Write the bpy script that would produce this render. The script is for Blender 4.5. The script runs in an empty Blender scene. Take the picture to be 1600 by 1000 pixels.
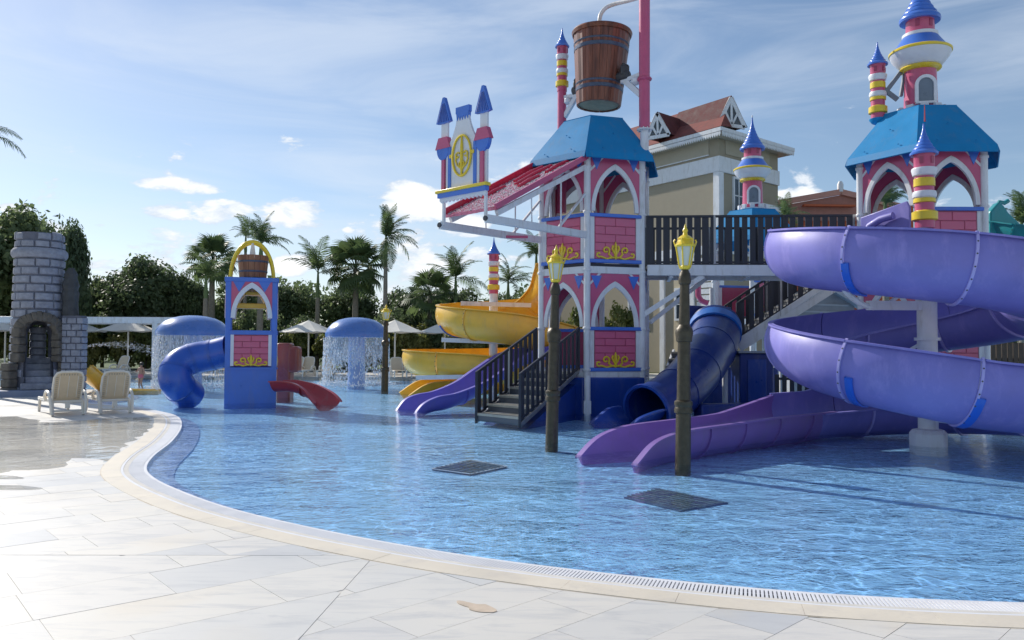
import bpy, math, random
import numpy as np
from math import sin, cos, pi, radians, atan2, hypot
from mathutils import Vector, Matrix
from mathutils.geometry import tessellate_polygon
random.seed(7)
V = Vector
S = bpy.context.scene
COL = S.collection

# ------------------------------------------------------------------ camera
CAMZ = 1.6; FPX = 1250.0
PITCH = math.atan(40 / FPX); ROLL = radians(0.3)
RC = Matrix.Rotation(pi / 2 + PITCH, 3, 'X') @ Matrix.Rotation(ROLL, 3, 'Z')
cam = bpy.data.cameras.new('camera'); cam.sensor_width = 36.0; cam.lens = 36.0 * FPX / 1600
cam.clip_start = 0.05; cam.clip_end = 3000
camo = bpy.data.objects.new('camera', cam); COL.objects.link(camo)
camo.matrix_world = Matrix.Translation((0, 0, CAMZ)) @ RC.to_4x4()
S.camera = camo

# ------------------------------------------------------------------ light
SUN_AZ = radians(-47.0); SUN_EL = radians(33.0)      # azimuth from +Y, clockwise
SUND = V((sin(SUN_AZ) * cos(SUN_EL), cos(SUN_AZ) * cos(SUN_EL), sin(SUN_EL)))
sl = bpy.data.lights.new('sun', 'SUN'); sl.energy = 3.6; sl.angle = radians(0.53); sl.color = (1.0, 0.95, 0.87)
so = bpy.data.objects.new('sun', sl); COL.objects.link(so)
so.rotation_euler = SUND.to_track_quat('Z', 'Y').to_euler()

W = bpy.data.worlds.new('World'); S.world = W; W.use_nodes = True
def build_world():
    nt = W.node_tree; N = nt.nodes; L = nt.links; N.clear()
    def n(t, **k):
        x = N.new(t)
        for a, b in k.items(): setattr(x, a, b)
        return x
    def val(x):
        return x
    def m(op, a, b=None, c=None, clamp=False):
        x = n('ShaderNodeMath', operation=op); x.use_clamp = clamp
        for i, q in enumerate((a, b, c)):
            if q is None: continue
            if isinstance(q, (int, float)): x.inputs[i].default_value = q
            else: L.new(q, x.inputs[i])
        return x.outputs[0]
    sky = n('ShaderNodeTexSky', sky_type='NISHITA'); sky.sun_disc = False
    sky.sun_elevation = SUN_EL; sky.sun_rotation = SUN_AZ
    sky.air_density = 1.0; sky.dust_density = .35; sky.ozone_density = 2.2; sky.altitude = 0
    tc = n('ShaderNodeTexCoord'); sp = n('ShaderNodeSeparateXYZ'); L.new(tc.outputs['Generated'], sp.inputs[0])
    az = m('ARCTAN2', sp.outputs[0], sp.outputs[1]); el = m('ARCSINE', sp.outputs[2])
    cmb = n('ShaderNodeCombineXYZ'); L.new(az, cmb.inputs[0]); L.new(m('MULTIPLY', el, 2.2), cmb.inputs[1])
    def noise(vec, sc, det=8, rough=.6, dist=0.0, vmap=None):
        x = n('ShaderNodeTexNoise'); x.inputs['Scale'].default_value = sc; x.inputs['Detail'].default_value = det
        x.inputs['Roughness'].default_value = rough; x.inputs['Distortion'].default_value = dist
        if vmap:
            mp = n('ShaderNodeMapping'); L.new(vec, mp.inputs[0]); mp.inputs['Scale'].default_value = vmap[0]
            mp.inputs['Rotation'].default_value = vmap[1]; mp.inputs['Location'].default_value = vmap[2]; vec = mp.outputs[0]
        L.new(vec, x.inputs['Vector']); return x.outputs['Fac']
    fb = noise(cmb.outputs[0], 16, 9, .62, .3)
    # cumulus: free ones all round the horizon, plus the ones in the picture
    free = noise(cmb.outputs[0], 3.2, 2, .5, 0, ((1, 1, 1), (0, 0, 0), (4.3, 9.1, 0)))
    band = m('MULTIPLY', m('SUBTRACT', 1.0, m('ABSOLUTE', m('DIVIDE', m('SUBTRACT', el, .10), .12))), 1.0)
    ell = m('ADD', m('MULTIPLY', m('SUBTRACT', free, .56), 3.0), m('MULTIPLY', band, .25))
    ell = m('MINIMUM', ell, m('MULTIPLY', band, 1.0)); ell = m('MULTIPLY', ell, .9)
    def px(x, y):
        d = RC @ V((x - 800, 500 - y, -FPX)); d.normalize()
        return atan2(d.x, d.y), math.asin(d.z)
    for (x, y, wx, wy, k) in [(275, 291, 62, 13, .9), (320, 330, 95, 20, 1.0), (462, 333, 72, 26, 1.05), (655, 318, 62, 42, 1.25),
                              (640, 298, 36, 22, .9), (545, 360, 12, 6, .7), (730, 352, 60, 26, .9), (300, 398, 26, 10, .7), (20, 327, 26, 9, .9),
                              (460, 415, 40, 20, .95), (1240, 306, 55, 15, 1.0), (155, 352, 12, 5, .6), (1340, 300, 30, 8, .5)]:
        a, e = px(x, y); wa = wx / 1250.0; we = wy / 1250.0
        q = m('ADD', m('POWER', m('ABSOLUTE', m('DIVIDE', m('SUBTRACT', az, a), wa)), 2.0),
              m('POWER', m('ABSOLUTE', m('DIVIDE', m('SUBTRACT', el, e), we)), 2.0))
        q = m('MULTIPLY', m('SUBTRACT', 1.0, q), k)
        ell = m('MAXIMUM', ell, m('MAXIMUM', q, -1.5))
    dens = m('ADD', m('MULTIPLY', m('SUBTRACT', fb, .5), 7.0), m('SUBTRACT', m('MULTIPLY', ell, 1.9), .45))
    cum = n('ShaderNodeMapRange', interpolation_type='SMOOTHSTEP'); L.new(dens, cum.inputs[0])
    cum.inputs[1].default_value = -.1; cum.inputs[2].default_value = .75
    # cirrus veils
    ci = noise(cmb.outputs[0], 2.2, 7, .58, .9, ((1.0, 2.6, 1), (0, 0, radians(24)), (1.2, .4, 0)))
    ci2 = noise(cmb.outputs[0], 1.1, 3, .5, .2, ((1, 1.2, 1), (0, 0, radians(-15)), (3.2, 2.0, 0)))
    cim = n('ShaderNodeMapRange', interpolation_type='SMOOTHSTEP')
    L.new(m('ADD', m('MULTIPLY', ci, .65), m('MULTIPLY', ci2, .55)), cim.inputs[0])
    cim.inputs[1].default_value = .50; cim.inputs[2].default_value = .80; cim.inputs[4].default_value = .50
    # colours
    lit = noise(cmb.outputs[0], 30, 5, .6)
    cr = n('ShaderNodeMix', data_type='RGBA')
    cr.inputs[6].default_value = (5.6, 6.3, 7.2, 1); cr.inputs[7].default_value = (9.8, 9.8, 9.8, 1)
    L.new(m('MULTIPLY', m('ADD', m('MULTIPLY', dens, .5), m('MULTIPLY', m('SUBTRACT', lit, .5), 1.2)), 1.0, None, True), cr.inputs[0])
    m1 = n('ShaderNodeMix', data_type='RGBA'); L.new(cim.outputs[0], m1.inputs[0]); 
    dv = n('ShaderNodeVectorMath', operation='MULTIPLY_ADD'); L.new(sky.outputs[0], dv.inputs[0]); dv.inputs[1].default_value = (.030, .026, .018); dv.inputs[2].default_value = (1, 1, 1)
    sq = n('ShaderNodeVectorMath', operation='DIVIDE'); L.new(sky.outputs[0], sq.inputs[0]); L.new(dv.outputs[0], sq.inputs[1])
    sm = n('ShaderNodeVectorMath', operation='SCALE'); L.new(sq.outputs[0], sm.inputs[0]); sm.inputs['Scale'].default_value = 1.07; L.new(sm.outputs[0], m1.inputs[6])
    m1.inputs[7].default_value = (6.6, 7.2, 8.0, 1)
    m2 = n('ShaderNodeMix', data_type='RGBA'); L.new(m('MULTIPLY', cum.outputs[0], .96), m2.inputs[0]); L.new(m1.outputs[2], m2.inputs[6]); L.new(cr.outputs[2], m2.inputs[7])
    bg = n('ShaderNodeBackground'); bg.inputs[1].default_value = 0.092; L.new(m2.outputs[2], bg.inputs[0])
    out = n('ShaderNodeOutputWorld'); L.new(bg.outputs[0], out.inputs[0])
build_world()
S.view_settings.view_transform = 'Standard'; S.view_settings.look = 'None'
S.view_settings.gamma = 1; S.view_settings.exposure = 0.45
try: S.view_settings.use_curve_mapping = False
except Exception: pass
S.render.engine = 'CYCLES'
S.cycles.max_bounces = 10; S.cycles.transparent_max_bounces = 24

def ray(x, y): return RC @ V((x - 800, 500 - y, -FPX))
def P(x, y, D):
    d = ray(x, y); return V((0, 0, CAMZ)) + d * (D / d.y)
def G(x, y, z=0.0):
    d = ray(x, y); return V((0, 0, CAMZ)) + d * ((z - CAMZ) / d.z)

# ------------------------------------------------------------------ materials
MATS = {}
def _mat(name):
    m = bpy.data.materials.new(name); m.use_nodes = True
    nt = m.node_tree; b = nt.nodes['Principled BSDF']; return m, nt, b
def noise_node(nt, scale, det=5, rough=.6, coord='Object', mscale=None):
    tc = nt.nodes.new('ShaderNodeTexCoord'); x = nt.nodes.new('ShaderNodeTexNoise')
    x.inputs['Scale'].default_value = scale; x.inputs['Detail'].default_value = det; x.inputs['Roughness'].default_value = rough
    src = tc.outputs[coord]
    if mscale:
        mp = nt.nodes.new('ShaderNodeMapping'); nt.links.new(src, mp.inputs[0]); mp.inputs['Scale'].default_value = mscale; src = mp.outputs[0]
    nt.links.new(src, x.inputs['Vector']); return x.outputs['Fac']
def mixc(nt, fac, a, b, lo=0.3, hi=0.7):
    r = nt.nodes.new('ShaderNodeMapRange'); nt.links.new(fac, r.inputs[0]); r.inputs[1].default_value = lo; r.inputs[2].default_value = hi
    x = nt.nodes.new('ShaderNodeMix'); x.data_type = 'RGBA'; nt.links.new(r.outputs[0], x.inputs[0])
    for i, c in ((6, a), (7, b)):
        if hasattr(c, 'links'): nt.links.new(c, x.inputs[i])
        else: x.inputs[i].default_value = (*c, 1)
    return x.outputs[2]
def plain(name, col, rough=.4, var=.12, scale=3, bump=0.0, bscale=40, metal=0.0, mscale=None, coat=0.0, stain=None, ior=1.45):
    """a paint / plastic / stone whose colour varies a little with noise"""
    if name in MATS: return MATS[name]
    m, nt, b = _mat(name)
    f = noise_node(nt, scale, 6, .62, 'Object', mscale)
    a = tuple(max(0, c * (1 - var)) for c in col); c2 = tuple(min(1, c * (1 + var)) for c in col)
    o = mixc(nt, f, a, c2)
    if stain:
        f2 = noise_node(nt, stain[1], 8, .7, 'Object', stain[2] if len(stain) > 2 else None); o = mixc(nt, f2, o, stain[0], .52, .74)
    nt.links.new(o, b.inputs['Base Color'])
    r = nt.nodes.new('ShaderNodeMapRange'); nt.links.new(f, r.inputs[0]); r.inputs[1].default_value = .3; r.inputs[2].default_value = .7
    r.inputs[3].default_value = max(.03, rough - .08); r.inputs[4].default_value = rough + .1
    nt.links.new(r.outputs[0], b.inputs['Roughness'])
    b.inputs['Metallic'].default_value = metal; b.inputs['Coat Weight'].default_value = coat; b.inputs['Coat Roughness'].default_value = .12
    b.inputs['IOR'].default_value = ior
    if bump:
        f3 = noise_node(nt, bscale, 5, .6, 'Object', mscale); bp = nt.nodes.new('ShaderNodeBump'); bp.inputs['Strength'].default_value = bump
        bp.inputs['Distance'].default_value = .02; nt.links.new(f3, bp.inputs['Height']); nt.links.new(bp.outputs[0], b.inputs['Normal'])
    MATS[name] = m; return m
def plastic(name, col, rough=.33, stain=None): return plain(name, col, rough, .10, 1.3, .05, 5, 0, None, .25, stain or (tuple(c * .75 + .05 for c in col), 5, (1, 1, .25)))
WHITE = plain('white_paint', (.72, .73, .74), .45, .05, 4, stain=((.52, .50, .46), 6, (1, 1, .2)))
PINK = plastic('pink_plastic', (.54, .09, .19)); PINKD = plastic('pink_brick_joint', (.36, .05, .11))
PBRICK = plastic('pink_brick', (.62, .12, .22))
BLUE = plastic('blue_plastic', (.055, .17, .60)); ROOFB = plastic('roof_blue', (.010, .22, .48), .5); ROOFB.node_tree.nodes['Principled BSDF'].inputs['Coat Weight'].default_value = 0; ROOFB.node_tree.nodes['Principled BSDF'].inputs['Specular IOR Level'].default_value = .22
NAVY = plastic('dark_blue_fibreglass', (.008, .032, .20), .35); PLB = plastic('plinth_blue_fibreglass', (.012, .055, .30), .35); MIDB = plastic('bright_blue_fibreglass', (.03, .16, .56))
PURP = plastic('purple_fibreglass', (.205, .19, .52), .46, ((.30, .26, .60), 3, (1, 1, .3))); PURP.node_tree.nodes['Principled BSDF'].inputs['Coat Weight'].default_value = .05; PURP_SHADE = plastic('shaded_purple_fibreglass', (.24, .14, .42), .42)  # the second is the slide's purple with the run-out's shade in it
PSTRIP = plastic('blue_slide_strip', (.02, .12, .62)); VIOB = plastic('violet_blue_fibreglass', (.16, .14, .50), .5); VIOB.node_tree.nodes['Principled BSDF'].inputs['Coat Weight'].default_value = 0
YEL = plastic('yellow_plastic', (.80, .58, .03)); YELS = plastic('yellow_fibreglass', (.82, .49, .055), .34)
RED = plastic('red_fibreglass', (.42, .035, .045)); TERR = plastic('orange_red_plastic', (.27, .07, .05)); TEAL = plastic('teal_fibreglass', (.02, .28, .30))
AWN = plain('wet_pink_apron', (.64, .14, .23), .12, .25, 9, .9, 26, 0, None, .6)
RIDGE = plastic('red_ridge', (.55, .02, .06), .2); SLAT = plain('charcoal_board', (.028, .03, .042), .45, .25, 5, .1, 60, 0, (1, 1, .1))
CLOUDW = plain('white_plastic', (.70, .72, .76), .4, .05, 4)
STEEL = plain('galvanised_rail', (.35, .35, .36), .4, .15, 10, metal=.7); BRONZE = plain('bronze_paint', (.070, .056, .035), .38, .35, 9, .25, 60, metal=.35)
LAMPG = plain('lantern_glass', (.62, .66, .60), .2, .05, 5); STONE = plain('grey_faux_stone', (.27, .29, .35), .75, .22, 7, .7, 22, stain=((.17, .18, .23), 3))
MORT = plain('stone_joint', (.13, .14, .18), .85, .15, 7, .4, 30); STONEB = plain('brown_faux_stone', (.115, .105, .09), .75, .35, 6, .8, 18)
CREAMP = plain('cream_resin', (.62, .50, .34), .45, .06, 5); CREAMW = plain('white_resin', (.72, .68, .60), .4, .05, 5)
CANV = plain('cream_canvas', (.72, .69, .62), .8, .06, 3, .1, 200); DGREY = plain('dark_metal', (.06, .06, .065), .5)
def wood_mat(name, a, b2):
    m, nt, b = _mat(name); f = noise_node(nt, 6, 8, .65, 'Object', (1, 1, .12)); o = mixc(nt, f, a, b2, .35, .65)
    nt.links.new(o, b.inputs['Base Color']); b.inputs['Roughness'].default_value = .38
    bp = nt.nodes.new('ShaderNodeBump'); bp.inputs['Strength'].default_value = .25; nt.links.new(noise_node(nt, 30, 4, .6, 'Object', (1, 1, .1)), bp.inputs['Height'])
    nt.links.new(bp.outputs[0], b.inputs['Normal']); return m
WOOD = wood_mat('red_brown_staves', (.085, .022, .012), (.26, .085, .045)); WOODL = wood_mat('light_brown_staves', (.16, .06, .03), (.34, .15, .075))
HOOP = plain('grey_blue_hoop', (.07, .09, .14), .35, .2, 12, metal=.3)
BBOT = plain('bucket_bottom_wood', (.35, .27, .17), .6, .3, 5, .2, 20)
WALLT = plain('beige_stucco', (.35, .305, .225), .85, .05, 2, .2, 40); WALLL = plain('light_beige_stucco', (.42, .375, .285), .85, .05, 2)
ROOFR = plain('red_brown_shingle', (.20, .055, .045), .8, .3, 2.5, .6, 14, stain=((.13, .05, .045), 1)); ORNG = plain('orange_plaster', (.52, .13, .055), .8, .08, 2)
PNKR = plain('salmon_plaster', (.55, .28, .22), .8, .08, 2); WGLASS = plain('window_glass', (.05, .065, .08), .08, .1, 3)
TRUNK = plain('palm_trunk', (.20, .18, .14), .85, .3, 9, .5, 20, 0, (1, 1, 2)); BARK = plain('bark', (.09, .07, .05), .9, .3, 5, .6, 15)
SHAFT = plain('palm_crownshaft', (.10, .15, .05), .5, .15, 4)
WETSTEP = plain('stair_tread', (.36, .35, .30), .5, .15, 8)
SKIN = plain('skin', (.42, .22, .14), .5, .05, 8); SWIM = plain('dark_swimwear', (.04, .05, .12), .6, .2, 9); SWIMR = plain('pink_swimwear', (.55, .12, .16), .6, .2, 9)
HAIR = plain('dark_hair', (.03, .02, .015), .5)
def leaf_mat(name, a, b2, tr=.35):
    m, nt, b = _mat(name); f = noise_node(nt, 1.6, 4, .6)
    oi = nt.nodes.new('ShaderNodeObjectInfo'); ad = nt.nodes.new('ShaderNodeMath'); ad.operation = 'MULTIPLY_ADD'
    nt.links.new(oi.outputs['Random'], ad.inputs[0]); ad.inputs[1].default_value = .3; nt.links.new(f, ad.inputs[2])
    sb = nt.nodes.new('ShaderNodeMath'); sb.operation = 'SUBTRACT'; nt.links.new(ad.outputs[0], sb.inputs[0]); sb.inputs[1].default_value = .15
    o = mixc(nt, sb.outputs[0], a, b2, .3, .7)
    nt.links.new(o, b.inputs['Base Color']); b.inputs['Roughness'].default_value = .5
    t = nt.nodes.new('ShaderNodeBsdfTranslucent'); nt.links.new(o, t.inputs[0]); mx = nt.nodes.new('ShaderNodeMixShader'); mx.inputs[0].default_value = tr
    nt.links.new(b.outputs[0], mx.inputs[1]); nt.links.new(t.outputs[0], mx.inputs[2])
    nt.links.new(mx.outputs[0], nt.nodes['Material Output'].inputs[0]); return m
LEAF = leaf_mat('dark_foliage', (.085, .125, .06), (.22, .28, .12), .55); LEAF2 = leaf_mat('yellow_green_foliage', (.10, .13, .03), (.28, .27, .08), .5)
LEAFP = leaf_mat('palm_foliage', (.06, .10, .04), (.15, .21, .08), .45)

def marble():
    m, nt, b = _mat('marble_paver'); oi = nt.nodes.new('ShaderNodeObjectInfo')
    tc = nt.nodes.new('ShaderNodeTexCoord')
    at = nt.nodes.new('ShaderNodeAttribute'); at.attribute_name = 'tone'
    sep = nt.nodes.new('ShaderNodeMath'); sep.operation = 'FRACT'; ad = nt.nodes.new('ShaderNodeMath'); nt.links.new(oi.outputs['Random'], ad.inputs[0]); nt.links.new(at.outputs['Fac'], ad.inputs[1])
    nt.links.new(ad.outputs[0], sep.inputs[0])
    cr = nt.nodes.new('ShaderNodeValToRGB'); e = cr.color_ramp.elements
    e[0].position = 0; e[0].color = (.64, .61, .565, 1); e[1].position = 1; e[1].color = (.60, .585, .56, 1)
    for p, c in ((.25, (.66, .63, .58, 1)), (.5, (.68, .64, .57, 1)), (.72, (.64, .62, .58, 1)), (.86, (.63, .61, .57, 1)), (.93, (.54, .54, .535, 1))):
        q = e.new(p); q.color = c
    nt.links.new(sep.outputs[0], cr.inputs[0])
    # soft veins
    geo = nt.nodes.new('ShaderNodeNewGeometry'); off = nt.nodes.new('ShaderNodeVectorMath'); off.operation = 'MULTIPLY_ADD'
    nt.links.new(sep.outputs[0], off.inputs[0]); off.inputs[1].default_value = (37, 53, 0); nt.links.new(geo.outputs['Position'], off.inputs[2])
    mp = nt.nodes.new('ShaderNodeMapping'); nt.links.new(off.outputs[0], mp.inputs[0]); mp.inputs['Rotation'].default_value = (0, 0, radians(38)); mp.inputs['Scale'].default_value = (1, 4.5, 1)
    nz = nt.nodes.new('ShaderNodeTexNoise'); nz.inputs['Scale'].default_value = 1.6; nz.inputs['Detail'].default_value = 9; nz.inputs['Roughness'].default_value = .68; nz.inputs['Distortion'].default_value = .8
    nt.links.new(mp.outputs[0], nz.inputs[0])
    o = mixc(nt, nz.outputs['Fac'], cr.outputs[0], (.47, .468, .465), .49, .78)
    nz2 = nt.nodes.new('ShaderNodeTexNoise'); nz2.inputs['Scale'].default_value = .55; nz2.inputs['Detail'].default_value = 4; nt.links.new(off.outputs[0], nz2.inputs[0])
    o = mixc(nt, nz2.outputs['Fac'], o, (.67, .59, .47), .60, .85)
    nt.links.new(o, b.inputs['Base Color'])
    # damp and dry patches shine differently
    nz3 = nt.nodes.new('ShaderNodeTexNoise'); nz3.inputs['Scale'].default_value = .5; nz3.inputs['Detail'].default_value = 6; nt.links.new(geo.outputs['Position'], nz3.inputs[0])
    r = nt.nodes.new('ShaderNodeMapRange'); nt.links.new(nz3.outputs['Fac'], r.inputs[0]); r.inputs[1].default_value = .35; r.inputs[2].default_value = .6; r.inputs[3].default_value = .34; r.inputs[4].default_value = .6
    nt.links.new(r.outputs[0], b.inputs['Roughness']); 
    bp = nt.nodes.new('ShaderNodeBump'); bp.inputs['Strength'].default_value = .06; nt.links.new(nz.outputs['Fac'], bp.inputs['Height']); nt.links.new(bp.outputs[0], b.inputs['Normal'])
    return m
MARBLE = marble()
COPE = plain('cream_coping_stone', (.68, .61, .50), .55, .06, 1.5, .1, 30, stain=((.55, .50, .44), 2.2))
JOINT = plain('deck_joint_grout', (.62, .59, .54), .9); COPEJ = plain('coping_joint', (.60, .52, .41), .8); GRATEW = plain('white_grating', (.72, .72, .74), .45, .04, 4)
GCH = plain('grating_channel', (.045, .05, .055), .6); TANSTONE = plain('tan_stain_marble', (.57, .46, .35), .5, .2, 6)
def mosaic(name, a, b2, c, grout, sc=38.0):
    m, nt, b = _mat(name); geo = nt.nodes.new('ShaderNodeNewGeometry')
    br = nt.nodes.new('ShaderNodeTexBrick'); nt.links.new(geo.outputs['Position'], br.inputs['Vector']); br.offset = 0
    br.inputs['Scale'].default_value = sc; br.inputs['Brick Width'].default_value = 1; br.inputs['Row Height'].default_value = 1
    br.inputs['Mortar Size'].default_value = .07; br.inputs['Color1'].default_value = (*a, 1); br.inputs['Color2'].default_value = (*b2, 1); br.inputs['Mortar'].default_value = (*grout, 1)
    nz = nt.nodes.new('ShaderNodeTexNoise'); nz.inputs['Scale'].default_value = .7; nz.inputs['Detail'].default_value = 5; nt.links.new(geo.outputs['Position'], nz.inputs[0])
    o = mixc(nt, nz.outputs['Fac'], br.outputs[0], c, .35, 1.0)
    nt.links.new(o, b.inputs['Base Color']); b.inputs['Roughness'].default_value = .35; return m
POOLF = mosaic('blue_pool_mosaic', (.20, .49, .83), (.27, .57, .88), (.29, .59, .88), (.44, .63, .86), 36)
POOLL = mosaic('lilac_pool_mosaic', (.28, .42, .74), (.34, .49, .81), (.33, .50, .81), (.50, .60, .78), 36)
def water_mat(name, tint, amp=1.0, calm=False):
    m = bpy.data.materials.new(name); m.use_nodes = True; nt = m.node_tree; N = nt.nodes; L = nt.links
    N.remove(N['Principled BSDF']); geo = N.new('ShaderNodeNewGeometry')
    def nz(sc, det, vs=(1, 1, 1), dist=0., rot=0., rg=.55):
        mp = N.new('ShaderNodeMapping'); L.new(geo.outputs['Position'], mp.inputs[0]); mp.inputs['Scale'].default_value = vs; mp.inputs['Rotation'].default_value = (0, 0, rot)
        x = N.new('ShaderNodeTexNoise'); x.inputs['Scale'].default_value = sc; x.inputs['Detail'].default_value = det; x.inputs['Distortion'].default_value = dist; x.inputs['Roughness'].default_value = rg
        L.new(mp.outputs[0], x.inputs['Vector']); return x.outputs['Fac']
    def ma(op, a, b):
        x = N.new('ShaderNodeMath'); x.operation = op
        for i, q in enumerate((a, b)):
            if isinstance(q, (int, float)): x.inputs[i].default_value = q
            else: L.new(q, x.inputs[i])
        return x.outputs[0]
    if calm: h = nz(3, 3); h = ma('MULTIPLY', h, .15)
    else:
        h = ma('ADD', ma('MULTIPLY', nz(2.3, 3, (1, 1.5, 1), .6, .2), 1.0), ma('MULTIPLY', nz(7.5, 3, (1, 1.3, 1), 1.2, -.4), .42))
        h = ma('ADD', h, ma('MULTIPLY', nz(20, 2, (1, 1, 1), .4), .09))
        gust = N.new('ShaderNodeMapRange'); L.new(nz(.28, 4, (1, 1.6, 1)), gust.inputs[0]); gust.inputs[1].default_value = .38; gust.inputs[2].default_value = .62
        gust.inputs[3].default_value = .40; gust.inputs[4].default_value = 1.15; h = ma('MULTIPLY', h, gust.outputs[0])
    bp = N.new('ShaderNodeBump'); bp.inputs['Strength'].default_value = 1.0; bp.inputs['Distance'].default_value = .085 * amp; L.new(h, bp.inputs['Height'])
    # Schlick reflectance, the same from above and below
    dp = N.new('ShaderNodeVectorMath'); dp.operation = 'DOT_PRODUCT'; L.new(geo.outputs['Incoming'], dp.inputs[0]); L.new(bp.outputs[0], dp.inputs[1])
    sch = ma('SUBTRACT', 1.0, ma('ABSOLUTE', dp.outputs['Value'], 0)); sch = ma('POWER', sch, 5.0); frv = ma('ADD', ma('MULTIPLY', sch, .98), .02)
    gl = N.new('ShaderNodeBsdfGlossy'); gl.inputs['Roughness'].default_value = .035; L.new(bp.outputs[0], gl.inputs['Normal'])
    tr = N.new('ShaderNodeBsdfTransparent')
    if calm: tr.inputs[0].default_value = (*tint, 1)
    else:
        # caustic light lines, painted as a cell pattern into the transmitted tint
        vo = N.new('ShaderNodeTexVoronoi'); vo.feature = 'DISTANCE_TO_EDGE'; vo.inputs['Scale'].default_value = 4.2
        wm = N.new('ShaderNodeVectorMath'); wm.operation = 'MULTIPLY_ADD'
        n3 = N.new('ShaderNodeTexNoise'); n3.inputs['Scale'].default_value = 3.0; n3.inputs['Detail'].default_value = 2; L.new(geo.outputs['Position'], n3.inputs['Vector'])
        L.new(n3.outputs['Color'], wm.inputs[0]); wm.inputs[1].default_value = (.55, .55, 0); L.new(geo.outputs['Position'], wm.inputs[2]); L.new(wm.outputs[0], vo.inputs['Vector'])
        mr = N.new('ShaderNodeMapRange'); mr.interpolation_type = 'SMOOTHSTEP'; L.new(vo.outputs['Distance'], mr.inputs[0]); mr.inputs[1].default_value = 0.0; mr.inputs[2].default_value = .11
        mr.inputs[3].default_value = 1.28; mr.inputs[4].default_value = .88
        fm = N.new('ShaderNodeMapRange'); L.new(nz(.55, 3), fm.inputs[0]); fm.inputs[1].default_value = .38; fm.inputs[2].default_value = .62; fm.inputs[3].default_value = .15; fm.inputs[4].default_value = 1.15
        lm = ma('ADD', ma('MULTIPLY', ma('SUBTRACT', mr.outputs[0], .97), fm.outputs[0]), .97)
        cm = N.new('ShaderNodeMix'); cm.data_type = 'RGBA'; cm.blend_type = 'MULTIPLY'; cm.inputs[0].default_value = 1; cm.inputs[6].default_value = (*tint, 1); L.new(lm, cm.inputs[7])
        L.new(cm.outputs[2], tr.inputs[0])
    mx = N.new('ShaderNodeMixShader'); L.new(frv, mx.inputs[0]); L.new(tr.outputs[0], mx.inputs[1]); L.new(gl.outputs[0], mx.inputs[2])
    L.new(mx.outputs[0], N['Material Output'].inputs[0]); return m
WATER = water_mat('pool_water', (.94, .985, 1.0)); PUDDLE = water_mat('puddle_water', (1.0, 1.0, .99), 1, True)
def spray_mat(name, dens, sc):
    m = bpy.data.materials.new(name); m.use_nodes = True; nt = m.node_tree; N = nt.nodes; L = nt.links; b = N['Principled BSDF']
    b.inputs['Base Color'].default_value = (.85, .88, .92, 1); b.inputs['Roughness'].default_value = .2
    f = noise_node(nt, sc, 4, .6, 'Object', (1, 1, .12)); r = N.new('ShaderNodeMapRange'); L.new(f, r.inputs[0]); r.inputs[1].default_value = .35; r.inputs[2].default_value = .7
    r.inputs[3].default_value = dens * .3; r.inputs[4].default_value = dens; L.new(r.outputs[0], b.inputs['Alpha']); return m
SHEETM = spray_mat('falling_water_sheet', .55, 9)
DROPM = plain('water_drops', (.80, .84, .88), .1, .03, 5)

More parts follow.
